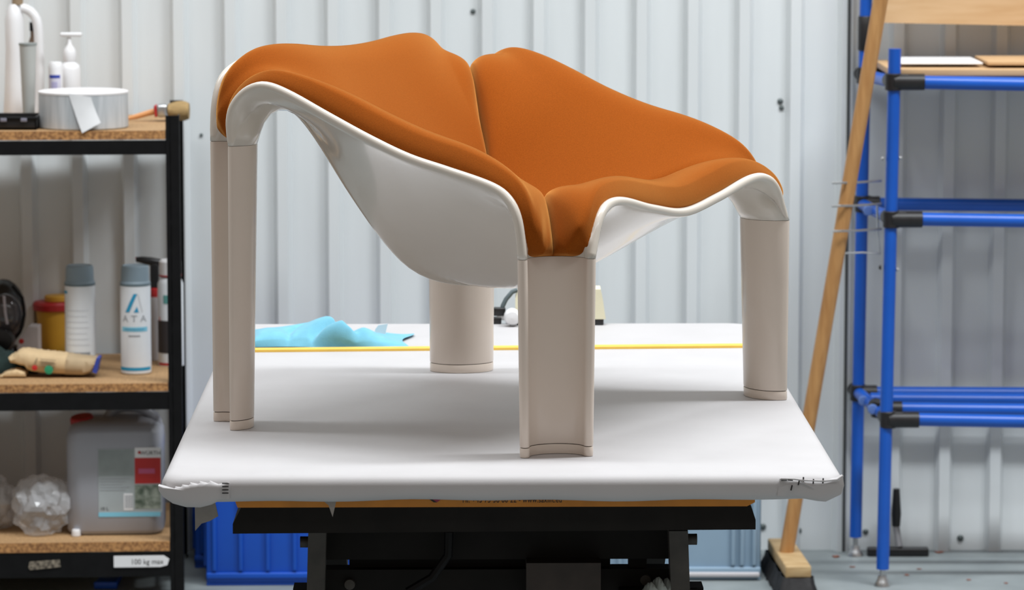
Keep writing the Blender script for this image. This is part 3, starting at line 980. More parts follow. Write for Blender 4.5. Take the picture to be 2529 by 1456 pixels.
# cross plates and hydraulic unit
lrect(MB(), 790, 1300, 1670, 1380, .16, .03).build('cross_plate', m_dark, lift, smooth=False)
lrect(MB(), 790, 1405, 1680, 1500, .18, .04).build('cross_beam', m_dark, lift, smooth=False)
lrect(MB(), 868, 1376, 1512, 1420, .20, .20).build('hydraulic_unit', m_dark, lift, smooth=False)
lrect(MB(), 1303, 1390, 1487, 1490, .12, .06).build('tank', mat('tank_brown', (0.035, 0.026, 0.021), 0.7, var=.3), lift, smooth=False)
lrect(MB(), 1558, 1376, 1602, 1410, .19, .04).build('lug', m_dark, lift, smooth=False)
a = ll(900, 1440, .13); b = ll(1150, 1330, .13)
MB().tube([ll(1010, 1460, .13), ll(1070, 1425, .13), ll(1110, 1370, .13), ll(1112, 1312, .13)], .007, 8).build('hose', m_black, lift)
for px, py in ((756, 1336), (1705, 1332)):
    p = ll(px, py, .12)
    MB().tube([(p[0] - .007, .12, p[2]), (p[0] + .012, .12, p[2])], .0085, 12).build('pin', m_rust, lift)
for px, py in ((868, 1441), (1598, 1432)):
    p = ll(px, py, .175)
    MB().lathe([(.0001, .008), (.008, .007), (.009, 0)], 12, T3(p[0], .178, p[2]) @ RX(math.pi / 2)).build('bolt', m_rust, lift)
# base frame on the floor
for x in (-.34, .33):
    MB().box((x, .75, .03), (.06, 1.5, .06), bev=.004).build('base_rail', m_dark, lift)
for y in (.10, 1.4):
    MB().box((0, y, .03), (.62, .06, .06), bev=.004).build('base_rail', m_dark, lift)
for x in (-.30, .29):
    MB().box((x, .18, .30), (.035, .05, .50)).build('strut', m_dark, lift, smooth=False)
# small crumpled rag on the lower ledge of the lift
pr = ll(1632, 1462, .12)
MB().box((pr[0], .14, pr[2] - .008), (.12, .07, .012), bev=.002).build('ledge', m_dark, lift)
G_ = np.zeros((14, 10, 3))
for i in range(14):
    for j in range(10):
        u, v = i / 13, j / 9
        h = math.sin(math.pi * u) * math.sin(math.pi * v)
        G_[i, j] = ((u - .5) * .055, (v - .5) * .04, h ** .6 * .016 * (1 + .5 * math.sin(i * 1.7 + j)))
o = MB().grid(G_).build('crumpled_rag', mat('pale_rag', (0.50, 0.60, 0.60), 0.8), angle=180)
o.location = (TX + pr[0], TYF + .13, pr[2] - .001)
tag(o, 'small pale crumpled rag low inside the lift near its right arm', 'rag')

# ------------------------------------------------------------------ crates on the floor behind
def crate(name, label, px0, px1, pyb, hgt, dep, m, ribs, rz, lip=False):
    p0 = ground(px0, pyb); p1 = ground(px1, pyb)
    w = p1[0] - p0[0]
    t = thing(name, label, 'crate', (p0[0], p0[1], 0), rz)
    mb = MB()
    th = .004
    mb.box((w / 2, th / 2, hgt / 2 + .004), (w, th, hgt - .008), bev=.0015)
    mb.box((w / 2, dep - th / 2, hgt / 2 + .004), (w, th, hgt - .008), bev=.0015)
    mb.box((th / 2, dep / 2, hgt / 2 + .004), (th, dep, hgt - .008), bev=.0015)
    mb.box((w - th / 2, dep / 2, hgt / 2 + .004), (th, dep, hgt - .008), bev=.0015)
    mb.box((w / 2, dep / 2, .004), (w, dep, .008), bev=.002)
    mb.build('body', m, t)
    rm = MB()
    for c_, s_ in (((w / 2, -.006, hgt - .012), (w + .03, .014, .024)), ((w / 2, dep + .006, hgt - .012), (w + .03, .014, .024)),
                   ((-.006, dep / 2, hgt - .012), (.014, dep, .024)), ((w + .006, dep / 2, hgt - .012), (.014, dep, .024))):
        rm.box(c_, s_, bev=.003)
    rm.build('top_rim', m, t)
    for px in ribs:
        x = (px - px0) / (px1 - px0) * w
        MB().box((x, -.004, hgt / 2 + .01), (.010, .010, hgt - .05), bev=.003).build('rib', m, t)
    for y in np.linspace(.06, dep - .06, 4):
        MB().box((-.004, y, hgt / 2 + .01), (.010, .010, hgt - .05), bev=.003).build('rib', m, t)
    MB().box((w / 2, -.003, .024), (w, .008, .014), bev=.003).build('bottom_band', m, t)
    return t
crate('storage_crate', 'bright blue ribbed plastic crate on the floor between steel shelving and scissor lift', 510, 990, 1446, .30, .17, m_crate, (530, 595, 662, 728, 800, 870, 940), .03)
crate('storage_crate', 'second blue plastic crate mostly hidden behind the bright blue one beside the shelving post', 481, 960, 1402, .30, .18, m_crate, (500, 560, 620), .0)
gt = crate('storage_crate', 'pale grey-blue plastic crate on the floor behind the right arm of the scissor lift', 1490, 1878, 1431, .30, .16, m_gcrate, (1530, 1810, 1832, 1862), -.01)
MB().box((.175, -.006, .014), (.365, .012, .012), bev=.004).build('base_lip', mat('pale_lip', (0.55, 0.53, 0.55), 0.5), gt)

# ------------------------------------------------------------------ broom
BZ = 0.072
nl, nr_, fr_ = ground(1942, 1404, BZ), ground(2002, 1390, BZ), ground(1966, 1337, BZ)
longv = Vector((fr_[0] - nr_[0], fr_[1] - nr_[1], 0)); longv.normalize()
bwid = 0.058; bl = 0.34
nearc = (nl + nr_) / 2
bt = nearc + np.array(longv) * bl / 2
broom = thing('broom', 'wooden broom with black bristles leaning against the blue tube rack', 'broom', (bt[0], bt[1], 0), 0)
ang = math.atan2(longv.y, longv.x)
Mh = RZ(ang)
MB().box((0, 0, BZ - .014), (bl, bwid, .028), Mh, bev=.004).build('head_block', m_pale_wood, broom)
G_ = []
for z, k in ((BZ - .026, 1.0), (BZ * .42, 1.15), (.012, 1.35), (.0, 1.4)):
    G_.append([(x * (1 + (k - 1) * .35), y * k, z) for x, y in densify(rrect(bl + .01, -.033, .033, .02, 5), .012)])
G_ = np.array(G_).transpose(1, 0, 2)
G_[..., :2] += rng.uniform(-.0035, .0035, G_[..., :2].shape)
mb = MB().grid(G_, closed_u=True, M=Mh)
n = 4; mb.f.append(tuple(k * n + n - 1 for k in range(len(G_))))
tag(mb.build('bristles', m_bristle, broom, angle=30), kind='stuff')
hs = at(1942, 1366, bt[1]); he = at(2190, -90, 8.26)
MB().tube([hs - np.array(broom.location), he - np.array(broom.location)], .0165, 14).build('handle', m_wood, broom)

# ------------------------------------------------------------------ blue tube rack on the right
YF, YR = 8.36, 8.72
rack = thing('tube_rack', 'blue tubular rack with black joints standing by the corrugated wall', 'rack', (at(2195, 1440, YF)[0], YF, 0))
ro = np.array(rack.location)
def rp(px, py, Y): return tuple(at(px, py, Y) - ro)
def post(pxt, pyt, pxb, pyb, Y, name='post'):
    a, b = rp(pxt, pyt, Y), rp(pxb, pyb, Y)
    x = (a[0] + b[0]) / 2
    return MB().tube([a, b], .0145, 16).build(name, m_blue, rack)
post(2210, 120, 2180, 1404, YF)
post(2141, -120, 2113, 1325, YR)
def foot(px, py0, py1, Y):
    a = rp(px, py0, Y); h = a[2]
    MB().lathe([(.0001, h), (.006, h), (.006, .026), (.010, .025), (.011, .020), (.015, .012), (.019, .004), (.019, 0), (.0001, 0)], 20, T3(a[0], a[1], 0)).build('levelling_foot', m_steel, rack)
foot(2179.5, 1404, 1440, YF); foot(2112.5, 1325, 1360, YR)
def rail(px0, py0, py1, Y, x1=1.9, rr=.0150):
    a = rp(px0, py0, Y); b = rp(2529, py1, Y)
    MB().tube([a, (a[0] + 1.05, a[1], a[2] + (b[2] - a[2]) * 1.05 / max(.1, (b[0] - a[0])))], rr, 16).build('rail', m_blue, rack)
rail(2205, 202, 208, YF - .004); rail(2203, 540, 545, YF - .004); rail(2196, 1034, 1040, YF - .004)
rail(2133, 185, 188, YR); rail(2128, 503, 507, YR); rail(2120, 969, 971, YR)
rail(2150, 985, 988, 8.60); rail(2170, 1008, 1012, 8.47)
def side_rail(p, q, Y0=YF, Y1=YR):
    MB().tube([rp(p[0], p[1], Y0), rp(q[0], q[1], Y1)], .0140, 14).build('rail', m_blue, rack)
side_rail((2202, 540), (2130, 505)); side_rail((2194, 1034), (2120, 969)); side_rail((2206, 202), (2136, 186))
def joint(px, py, Y, ax=75):
    p = rp(px, py, Y)
    mb = MB()
    mb.lathe([(.0175, -.019), (.0195, -.017), (.0195, .017), (.0175, .019)], 18, T3(*p))
    mb.tube([(p[0], p[1] - .004, p[2]), (p[0] + L(ax, Y), p[1] - .004, p[2])], .0185, 16)
    mb.tube([p, (p[0] - .004, p[1] + .05, p[2] + .001)], .0175, 14)
    mb.box((p[0] + .018, p[1] - .006, p[2] + .012), (.03, .018, .012), bev=.003)
    mb.build('tube_joint', m_joint, rack)
joint(2207, 202, YF); joint(2202, 541, YF); joint(2194, 1035, YF)
joint(2132, 503, YR, 40); joint(2120, 969, YR, 45); joint(2136, 186, YR, 40)
joint(2172, 1009, 8.47, 55)
p = rp(2139, 82, YR)
MB().lathe([(.0175, -.04), (.019, -.038), (.019, .038), (.0175, .04)], 18, T3(*p)).build('tube_joint', m_joint, rack)
# end caps seen between the posts
for px, py, Y in ((2153, 518, 8.55), (2141, 986, 8.60), (2164, 1007, 8.47)):
    p = rp(px, py, Y)
    MB().lathe([(.0001, .004), (.010, .003), (.012, -.002)], 16, T3(p[0] - .01, p[1] - .02, p[2]) @ RX(math.pi / 2)).build('end_cap', mat('pale_blue_cap', (0.12, 0.22, 0.55), 0.4), rack)
# shelf board and tall panel
a = rp(2168, 187, YF - .01)
za = rp(2300, 191, YF - .012)[2]
zr = rp(2300, 178, YF - .012)[2]
MB().box((a[0] + .62, .20, (za + zr) / 2 + .003), (1.18, .38, .014), bev=.001).build('shelf_board', m_ply, rack, angle=20)
pa = rp(2182, 56, 8.66)
MB().prism([(pa[0], pa[2]), (pa[0] + 1.1, pa[2] - .022), (pa[0] + 1.1, pa[2] + .45), (pa[0], pa[2] + .45)], 8.655 - YF, 8.69 - YF).build('back_panel', m_ply, rack, smooth=False)
for px, py, m in ((2182, 392, m_steel), (2221, 390, m_steel), (2176, 660, m_joint), (2214, 665, m_steel)):
    p = rp(px, py, YF)
    MB().lathe([(.0001, .006), (.004, .005), (.0055, 0), (.0001, -.001)], 12, T3(*p) @ RY(math.pi / 2 * (1 if px > 2200 else -1))).build('bolt', m, rack)
# wire holder around the broom handle
W = lambda px, py, Y: rp(px, py, Y)
for py, xl in ((452, 2056), (509, 2055), (571, 2058)):
    MB().tube([W(xl, py, 8.30), W(xl + 20, py - 1, 8.29), W(2120, py - 2, 8.31), W(2176, py - 6, 8.36)], .0028, 8).build('wire', m_steel, rack)
MB().tube([W(2088, 625, 8.42), W(2130, 623, 8.42), W(2172, 626, 8.42)], .0022, 8).build('wire', m_steel, rack)
MB().tube([W(2166, 508, 8.36), W(2168, 570, 8.38), W(2174, 627, 8.42)], .0022, 8).build('wire', m_steel, rack)
# white paper and pale board lying on the rack shelf
zs = ro[2] + max(za, zr) + .011
def sheet(name, label, cat, x0, x1, y0, y1, m, h, dz=0.0):
    a = at(x0, 165, YF)[0]; b = at(x1, 165, YF)[0]
    o = MB().box(((a + b) / 2, (y0 + y1) / 2, zs + dz + h / 2), (b - a, y1 - y0, h), bev=min(.001, h * .3)).build(name, m, angle=30)
    return tag(o, label, cat)
sheet('paper_sheet', 'white paper sheets lying on the shelf of the blue rack', 'paper', 2228, 2440, 8.45, 8.68, m_paper, .004)
sheet('wood_offcut', 'thin pale wooden offcut at the right end of the blue rack shelf', 'wood', 2448, 2700, 8.42, 8.66, m_ply, .008)

# floor squeegee leaning at the wall
sq = ground(2205, 1349)
squee = thing('floor_squeegee', 'grey floor squeegee with black grip standing against the wall behind the rack', 'squeegee', (sq[0], WY - .075, 0))
so = np.array(squee.location)
Yq = WY - .05
a = at(2213, 1298, Yq) - so; b = at(2214, 1206, Yq) - so
MB().tube([(0.004, 0, .02), tuple(a)], .008, 12).build('stick', mat('grey_stick', (0.22, 0.22, 0.23), 0.5), squee)
MB().tube([tuple(a), (a[0], a[1], a[2] + .03), tuple(b)], [.010, .012, .008], 12).build('grip', m_rubber, squee)
MB().box((0, 0, .010), (.145, .030, .020), bev=.004).build('blade_holder', m_rubber, squee)

# dry leaf fragments on the floor
lf = [(2065, 1375, 9), (2105, 1400, 6), (2255, 1372, 7), (2318, 1364, 9), (2392, 1432, 5), (2485, 1440, 5), (2270, 1405, 5), (2240, 1420, 6)]
lm = None
for i, (px, py, r) in enumerate(lf):
    p = ground(px, py)
    s_ = L(r, p[1])
    if lm is None:
        pts = [(math.cos(t) * (1 + .3 * math.sin(3 * t)), math.sin(t) * (1 + .3 * math.cos(2 * t))) for t in np.linspace(0, 2 * math.pi, 11)[:-1]]
        mbl = MB()
        vs = [(x, y, .10 + .12 * math.sin(4 * x)) for x, y in pts] + [(x, y, .0 + .12 * math.sin(4 * x)) for x, y in pts]
        n = 10
        mbl.add(vs, [tuple(range(n)), tuple(range(n, 2 * n))[::-1]] + [(k, k + n, (k + 1) % n + n, (k + 1) % n) for k in range(n)])
        o = mbl.build('dry_leaf', m_leaf, smooth=False)
        lm = o
    else:
        o = lm.copy(); C.objects.link(o)
    o.location = (p[0], p[1], .12 * s_ + .0005)
    o.scale = (s_, s_ * 1.6, s_)
    o.rotation_euler = (0, 0, i * 1.3)
    tag(o, 'small reddish dry leaf fragment on the grey floor below the blue rack', 'leaf', 'dry leaf fragments on the floor')

# ------------------------------------------------------------------ black steel shelving on the left
SF, SR = 8.25, 8.74
shelf = thing('shelving_unit', 'black steel shelving unit with chipboard shelves along the left wall', 'shelf', (at(455, 1450, SF)[0], SF, 0), .07)
sh = np.array(shelf.location)
def sp(px, py, Y=SF): return at(px, py, Y) - sh
def sf(px, py):
    "pixel on the (slightly turned) front face of the shelving, in its own coordinates"
    d = ray(px, py); n_ = np.array([math.sin(.07), -math.cos(.07), 0.0])
    p = CAM + d * (((sh - CAM) @ n_) / (d @ n_)) - sh
    return np.array([p[0] * math.cos(.07) + p[1] * math.sin(.07), 0.0, p[2]])
PX0, PX1 = 421, 455
PWD = L(PX1 - PX0, SF)
zpt = sp(440, 285)[2]
def slotted_post(x0, y0, back):
    mb = MB()
    e = .011
    mb.box((x0 + e / 2, y0, zpt / 2), (e, .003, zpt)); mb.box((x0 + PWD - e * 1.0, y0, zpt / 2), (e * 2, .003, zpt))
    z = 0.0
    slot = .012; pitch = .0605
    while z < zpt - .01:
        top = min(z + pitch - slot, zpt)
        mb.box((x0 + e + (PWD - 3 * e) / 2, y0, (z + top) / 2), (PWD - 3 * e, .003, top - z))
        z += pitch
    mb.box((x0 + PWD - .0015, y0 + (.02 if not back else -.02), zpt / 2), (.003, .04, zpt))
    return mb.build('post', m_black, shelf, smooth=False)
XP = -PWD
slotted_post(XP, 0, False)
slotted_post(XP, SR - SF, True)
slotted_post(XP - 1.25, 0, False)
slotted_post(XP - 1.25, SR - SF, True)
levels = []
for (yt, ye, yb0, yb1) in ((322, 344, 346, 381), (945, 965, 967, 1010), (1335, 1359, 1362, 1421)):
    z_t = sp(430, yt)[2]; z_e = sp(430, ye)[2]; b0 = sp(430, yb0)[2]; b1 = sp(430, yb1)[2]
    levels.append(z_t)
    xr = XP - .001; xl = XP - 1.25 + PWD
    bd = MB().box(((xr + xl) / 2, (SR - SF) / 2, (z_t + z_e) / 2), (xr - xl, SR - SF, z_t - z_e)).build('shelf_board', m_chip, shelf, smooth=False)
    MB().box(((xr + xl) / 2, -.0008, (z_t + z_e) / 2), (xr - xl, .0016, (z_t - z_e) * .96)).build('board_edge', m_chip_edge, bd, smooth=False)
    for y in (.002, SR - SF - .002):
        mbm = MB()
        mbm.box(((xr + xl) / 2, y, (b0 + b1) / 2), (xr - xl + .004, .004, b0 - b1))
        mbm.box(((xr + xl) / 2, y + (.008 if y < .1 else -.008), b1 + .002), (xr - xl, .016, .004), bev=.001)
        mbm.build('beam', m_black, shelf, smooth=False)
    for x in (xr + .010, xl):
        MB().box((x, (SR - SF) / 2, (b0 + b1) / 2), (.003, SR - SF, b0 - b1)).build('side_beam', m_black, shelf, smooth=False)
Z1, Z2, Z3 = levels
def on(px, py, z):
    return ground(px, py, z)
# stickers on the lowest beam
a = sf(281, 1372); b = sf(418, 1398)
lab = MB().prism([(a[0], a[2]), (b[0] - .012, a[2]), (b[0], a[2] - .008), (b[0] - .004, b[2] + .004), (b[0] - .02, b[2]), (a[0], b[2])], -.0030, -.0005).build('sticker', m_paper, shelf, smooth=False)
lab['label'] = 'white handwritten sticker'
text_flat('100 kg max', .0165, lab, ((a[0] * .35 + b[0] * .65) - .006, -.0034, (a[2] + b[2]) / 2 - .006), m_ink, wide=.95)
a2 = sf(70, 1383); b2 = sf(150, 1404)
o = MB().prism([(a2[0], b2[2] + .004), (a2[0] + .004, b2[2] - .001), (b2[0], b2[2] + .005), (b2[0] - .002, a2[2] + .001), (a2[0] + .003, a2[2] - .003)], -.0030, -.0005).build('sticker', mat('torn_sticker', (0.34, 0.29, 0.22), 0.8, col2=(0.05, 0.04, 0.03), scale=120), shelf, smooth=False)
o['label'] = 'torn brown sticker remains'

# ---- top shelf things
# big tape roll
tr = on(194, 323, Z1)
R_t = L(222, SF) / 2
roll = thing('tape_roll', 'wide silver-white tape roll with a loose end on the top chipboard shelf', 'tape', (tr[0], tr[1] + R_t + .002, Z1))
ht = L(92, SF)
MB().lathe([(.035, 0), (R_t - .003, 0), (R_t, .003), (R_t, ht - .003), (R_t - .003, ht), (.035, ht), (.035, 0.0)], 56).build('winding', m_tape, roll, angle=30)
MB().lathe([(.034, ht + .0005), (R_t - .004, ht + .0005), (R_t + .0008, ht - .001), (R_t + .0008, ht - .005)], 56).build('top_face', m_tape_white, roll, angle=60)
G_ = []
for t in np.linspace(0, 1, 12):
    a = -math.pi / 2 + (-.1 + .55 * t * .6)
    row = []
    for w in np.linspace(0, 1, 6):
        aa = -math.pi / 2 + (-.22 + .5 * w * (1 - .25 * t))
        rr = R_t + .001 + .012 * t ** 2
        row.append((rr * math.cos(aa + .30 * t), rr * math.sin(aa + .30 * t), ht * (1 - .10 * w) * (1 - t) + (-.004 + .022 * w) * t))
    G_.append(row)
o = MB().grid(np.array(G_)).build('loose_end', mat('tape_end', (0.70, 0.71, 0.72), 0.5, var=.05), roll, angle=180, recalc=False)
sd = o.modifiers.new('thickness', 'SOLIDIFY'); sd.thickness = .0006
e_s = o.modifiers.new('edges', 'EDGE_SPLIT'); e_s.split_angle = .6

def bottle_pump(px, Y, z, h, w):
    x = at(px, 200, Y)[0]
    t = thing('pump_bottle', 'white pump dispenser bottle behind the tape roll on the top shelf', 'bottle', (x, Y, z))
    r = w / 2
    MB().lathe([(.0001, 0), (r * .96, 0), (r, .004), (r, h * .57), (r * .9, h * .62), (r * .5, h * .655), (r * .48, h * .67), (.0001, h * .67)], 28).build('body', m_white, t)
    MB().lathe([(r * .52, h * .655), (r * .62, h * .68), (r * .62, h * .76), (r * .5, h * .80), (r * .2, h * .85), (r * .15, h * .90), (.0001, h * .91)], 24).build('pump_collar', m_white, t)
    MB().box((.004, 0, h * .955), (w * 1.05, .016, h * .045), bev=.004).build('pump_head', m_white, t)
    MB().lathe([(r * .14, h * .88), (r * .14, h * .95)], 12).build('pump_stem', m_white, t)
    return t
Yp = 8.52
zb_ = at(170, 75, Yp)[2] - Z1
bottle_pump(173, Yp, Z1, zb_ * 1.0, L(52, Yp))
x = at(139, 200, 8.48)[0]; hb = at(139, 152, 8.48)[2] - Z1
sb = thing('lotion_bottle', 'small white bottle with purple printed label left of the pump bottle', 'bottle', (x, 8.47, Z1))
r = L(36, 8.48) / 2
MB().lathe([(.0001, 0), (r, 0), (r, hb * .9), (r * .92, hb * .97), (r * .8, hb), (.0001, hb)], 28).build('body', m_white, sb)
MB().grid(wrap_patch(r + .0006, -r * .9, r * .9, hb * .28, hb * .80)).build('label', mat('lilac_label', (0.66, 0.65, 0.76), 0.5), sb)
MB().grid(wrap_patch(r + .001, -r * .85, r * .75, hb * .74, hb * .79)).build('label_stripe', m_navy, sb)
MB().grid(wrap_patch(r + .001, -r * .5, r * .35, hb * .55, hb * .68)).build('label_print', mat('lilac_print', (0.46, 0.44, 0.66), 0.5), sb)
MB().grid(wrap_patch(r + .001, -r * .2, r * .45, hb * .36, hb * .43)).build('label_print', mat('salmon_print', (0.75, 0.40, 0.30), 0.5), sb)

# tall white jug with loop handle, cut by the frame
Yj = 8.56
xj = at(50, 150, Yj)[0]
jug = thing('handled_jug', 'tall white plastic jug with side loop handle at the far left of the top shelf', 'jug', (xj, Yj, Z1))
hj = at(50, 6, Yj)[2] - Z1
rj = L(66, Yj) / 2
MB().lathe([(.0001, 0), (rj * 1.15, 0), (rj * 1.2, .006), (rj * 1.0, hj * .3), (rj * .86, hj * .6), (rj * .9, hj * .85), (rj * .7, hj * .94), (rj * .45, hj * .985), (.0001, hj * .985)], 32, T3(-.012, 0, 0), ell=(.78, 1)).build('body', m_white, jug)
ph = [(rj * .1, 0, hj * .955), (rj * .75, 0, hj * .93), (rj * 1.28, 0, hj * .84), (rj * 1.42, 0, hj * .6), (rj * 1.40, 0, hj * .3), (rj * 1.25, 0, hj * .08), (rj * .6, 0, hj * .03)]
MB().tube(resample(np.array(ph), 24), [.011] * 25, 12).build('handle', m_white, jug)
MB().lathe([(rj * .42, hj * .98), (rj * .42, hj * 1.06), (.0001, hj * 1.065)], 24, T3(-.004, 0, 0)).build('cap', mat('brown_cap', (0.30, 0.22, 0.14), 0.5), jug)
tb = thing('brown_bottle', 'dark brown bottle half hidden behind the tall white jug', 'bottle', (at(84, 150, 8.68)[0], 8.675, Z1))
MB().lathe([(.0001, 0), (.016, 0), (.017, .004), (.017, .14), (.012, .17), (.007, .185), (.007, .20), (.0001, .20)], 24).build('body', m_brown_glass, tb)
MB().lathe([(.0085, .198), (.0085, .218), (.0001, .219)], 16).build('cap', m_black, tb)
tu = thing('tumbler', 'frosted grey tapered tumbler in front of the white jug handle', 'cup', (at(70, 200, 8.42)[0], 8.42, Z1))
htb = at(70, 106, 8.42)[2] - Z1
MB().lathe([(.0001, .0), (L(14, 8.42), 0), (L(21, 8.42), htb), (L(19, 8.42), htb), (L(12, 8.42), .004), (.0001, .004)], 28).build('cup_wall', m_grey_tumbler, tu)
MB().lathe([(L(21, 8.42), htb - .006), (L(22.5, 8.42), htb - .004), (L(22.5, 8.42), htb), (L(20, 8.42), htb)], 28).build('rim', mat('tumbler_rim', (0.30, 0.33, 0.32), 0.4), tu)
# black tray
bt_ = on(30, 324, Z1)
tray = thing('black_tray', 'shallow black tray at the left end of the top shelf', 'tray', (at(30, 320, SF)[0], SF + .012, Z1))
hh_ = L(33, SF); ww = L(116, SF)
mb = MB(); mb.box((0, .06, .003), (ww, .12, .006), bev=.001)
for c_, s_ in (((0, .002, hh_ / 2), (ww, .004, hh_)), ((0, .118, hh_ / 2), (ww, .004, hh_)), ((-ww / 2 + .002, .06, hh_ / 2), (.004, .12, hh_)), ((ww / 2 - .002, .06, hh_ / 2), (.004, .12, hh_))):
    mb.box(c_, s_, bev=.001)
mb.build('tray_body', m_rubber, tray)
MB().box((0, .002, hh_ - .004), (ww + .006, .010, .008), bev=.002).build('rim', m_black, tray)
for dx in (-.02, .025):
    MB().box((dx, -.004, hh_ - .007), (.014, .004, .008), bev=.0015).build('clip', mat('tray_clip', (0.20, 0.20, 0.25), 0.3), tray)
# paint brush
pb = on(405, 299, Z1)
br = thing('paint_brush', 'paint brush with orange handle and tan bristles lying beside the shelf post', 'brush', (pb[0], pb[1], Z1))
bo = np.array(br.location)
def bpnt(px, py): return at(px, py, pb[1]) - bo
MB().tube([bpnt(312, 293), bpnt(335, 288), bpnt(362, 280), bpnt(388, 273)], [.0035, .006, .0065, .0075], 12).build('handle', m_orange_handle, br)
Mx = T3(*bpnt(402, 272)) @ RY(-.08)
MB().box((0, 0, 0), (L(30, 8.4), .045, L(33, 8.4)), Mx, bev=.008).build('ferrule', m_steel, br)
MB().box((-.015, 0, 0), (.006, .043, L(30, 8.4)), Mx, bev=.003).build('band', m_red, br)
G_ = []
for t in np.linspace(0, 1, 6):
    xx_ = bpnt(416 + 51 * t, 272)[0]; zz = bpnt(440, 272 + 2 * t)[2]
    hh2 = L(16 + 9 * math.sin(math.pi * min(1, t * .75)), 8.4) * (1 if t < .99 else .9)
    G_.append([(xx_, .022 * math.cos(q) * (1 + .15 * t), zz + hh2 * math.sin(q)) for q in np.linspace(0, 2 * math.pi, 19)[:-1]])
G_ = np.array(G_)
mb = MB().grid(G_.transpose(1, 0, 2), closed_u=True)
mb.f.append(tuple(k * 6 + 5 for k in range(18)))
tag(mb.build('bristles', m_bristle_tan, br, angle=60), kind='stuff')

# ---- middle shelf things
def spray_can(px, pyb, label, kind):
    c = on(px, pyb, Z2)
    Y = c[1]
    t = thing('spray_can', label, 'spray can', (c[0], Y + .033, Z2))
    r = L(76, Y) / 2; h = at(px, 700, Y + .033)[2] - Z2
    h2 = at(px, 654, Y + .033)[2] - Z2
    MB().lathe([(.0001, .002), (r * .9, .0), (r, .004), (r, h - .006), (r * .985, h), (r * .9, h + .004), (.0001, h + .004)], 40).build('body', m_can, t, angle=30)
    MB().lathe([(r * 1.0, h + .001), (r * 1.0, h + .004), (r * .93, h + .007), (r * .90, h2 - .006), (r * .87, h2 - .002), (r * .80, h2), (r * .78, h2 - .002), (.0001, h2 - .002)], 40).build('cap', m_cap, t, angle=30)
    MB().lathe([(r * 1.01, h - .003), (r * 1.01, h + .001), (r * .99, h + .002)], 40).build('seam_ring', mat('dark_ring', (0.10, 0.14, 0.16), 0.4), t)
    return t, r, h
t, r, h = spray_can(196, 922, 'white aerosol can with grey cap and plain grey stripe behind the kraft packet', 0)
MB().grid(wrap_patch(r + .0005, -r * .95, r * .78, h * .205, h * .24)).build('print_stripe', mat('stripe_grey', (0.30, 0.32, 0.35), 0.5), t)
MB().grid(wrap_patch(r + .0005, -r * 1.4, -r * .85, h * .90, h * .93)).build('print_mark', m_cyan, t)
for k in range(7):
    MB().grid(wrap_patch(r + .0004, -r * .9, r * (.75 - .1 * (k % 3)), h * (.32 + .065 * k), h * (.326 + .065 * k))).build('print_line', mat('faint_print', (0.62, 0.65, 0.69), 0.5), t)
t, r, h = spray_can(333, 926, 'white aerosol can with grey cap and large blue letter A logo', 1)
def can_poly(pts, m, name='print_mark'):
    pts = pts if len(pts) == 4 else [pts[0], pts[1], pts[2], pts[2]]
    G2 = np.zeros((9, 9, 3))
    for a_ in range(9):
        for b_ in range(9):
            u_, v_ = a_ / 8, b_ / 8
            q_ = [(1 - v_) * ((1 - u_) * pts[0][c_] + u_ * pts[1][c_]) + v_ * ((1 - u_) * pts[3][c_] + u_ * pts[2][c_]) for c_ in (0, 1)]
            G2[a_, b_] = wrap([(q_[0] * r, q_[1] * h)], r + .0006, 0)[0]
    MB().grid(G2).build(name, m, t, smooth=False, recalc=False)
can_poly([(-.62, .70), (-.32, .70), (.22, .905), (-.02, .905)], m_cyan)
can_poly([(-.02, .70), (.32, .70), (.20, .765)], m_cyan)
can_poly([(.22, .905), (.30, .905), (.62, .70), (.52, .70)], mat('silver_print', (0.62, 0.64, 0.66), 0.4))
def can_text(s_, size, x, z, m, wide=1.0):
    vs, fs = text_geo(s_, size)
    MB().add(wrap([(v[0] * wide + x, v[1]) for v in vs], r + .0007, z), fs).build('lettering', m, t, smooth=False, recalc=False)
can_text('A T A', .021, 0, h * .595, m_grey_ink, 1.15)
MB().grid(wrap_patch(r + .0005, -r * .95, r * .95, h * .485, h * .535)).build('print_stripe', m_cyan_l, t)
MB().grid(wrap_patch(r + .0009, -r * .7, r * .7, h * .503, h * .517)).build('print_line', mat('blue_print', (0.10, 0.36, 0.55), 0.5), t)
MB().grid(wrap_patch(r + .0006, -r * .4, r * .4, h * .43, h * .445)).build('print_line', m_grey_ink, t)
MB().grid(wrap_patch(r + .0005, -r * 1.3, r * 1.3, h * .048, h * .085)).build('print_stripe', m_cyan, t)

# yellow bin with red lid
c = on(122, 872, Z2)
t = thing('sharps_bin', 'yellow plastic container with dark red lid left of the aerosol cans', 'container', (c[0] + .006, c[1] + .03, Z2))
Yb = c[1] + .03
h = at(120, 757, Yb)[2] - Z2
MB().lathe([(.0001, 0), (L(31, Yb), 0), (L(33, Yb), .004), (L(42, Yb), h), (.0001, h)], 36).build('body', m_yellow, t, angle=30)
h2 = at(120, 743, Yb)[2] - Z2
MB().lathe([(L(43, Yb), h - .008), (L(49, Yb), h - .006), (L(50, Yb), h2 - .006), (L(45, Yb), h2), (.0001, h2 + .001)], 36).build('lid', m_red, t, angle=40)
h3 = at(120, 728, Yb)[2] - Z2
MB().lathe([(L(29, Yb), h2), (L(31, Yb), h2 + .002), (L(31, Yb), h3 - .003), (L(28, Yb), h3), (.0001, h3)], 30, T3(.010, 0, 0)).build('lid_flap', m_yellow, t, angle=40)

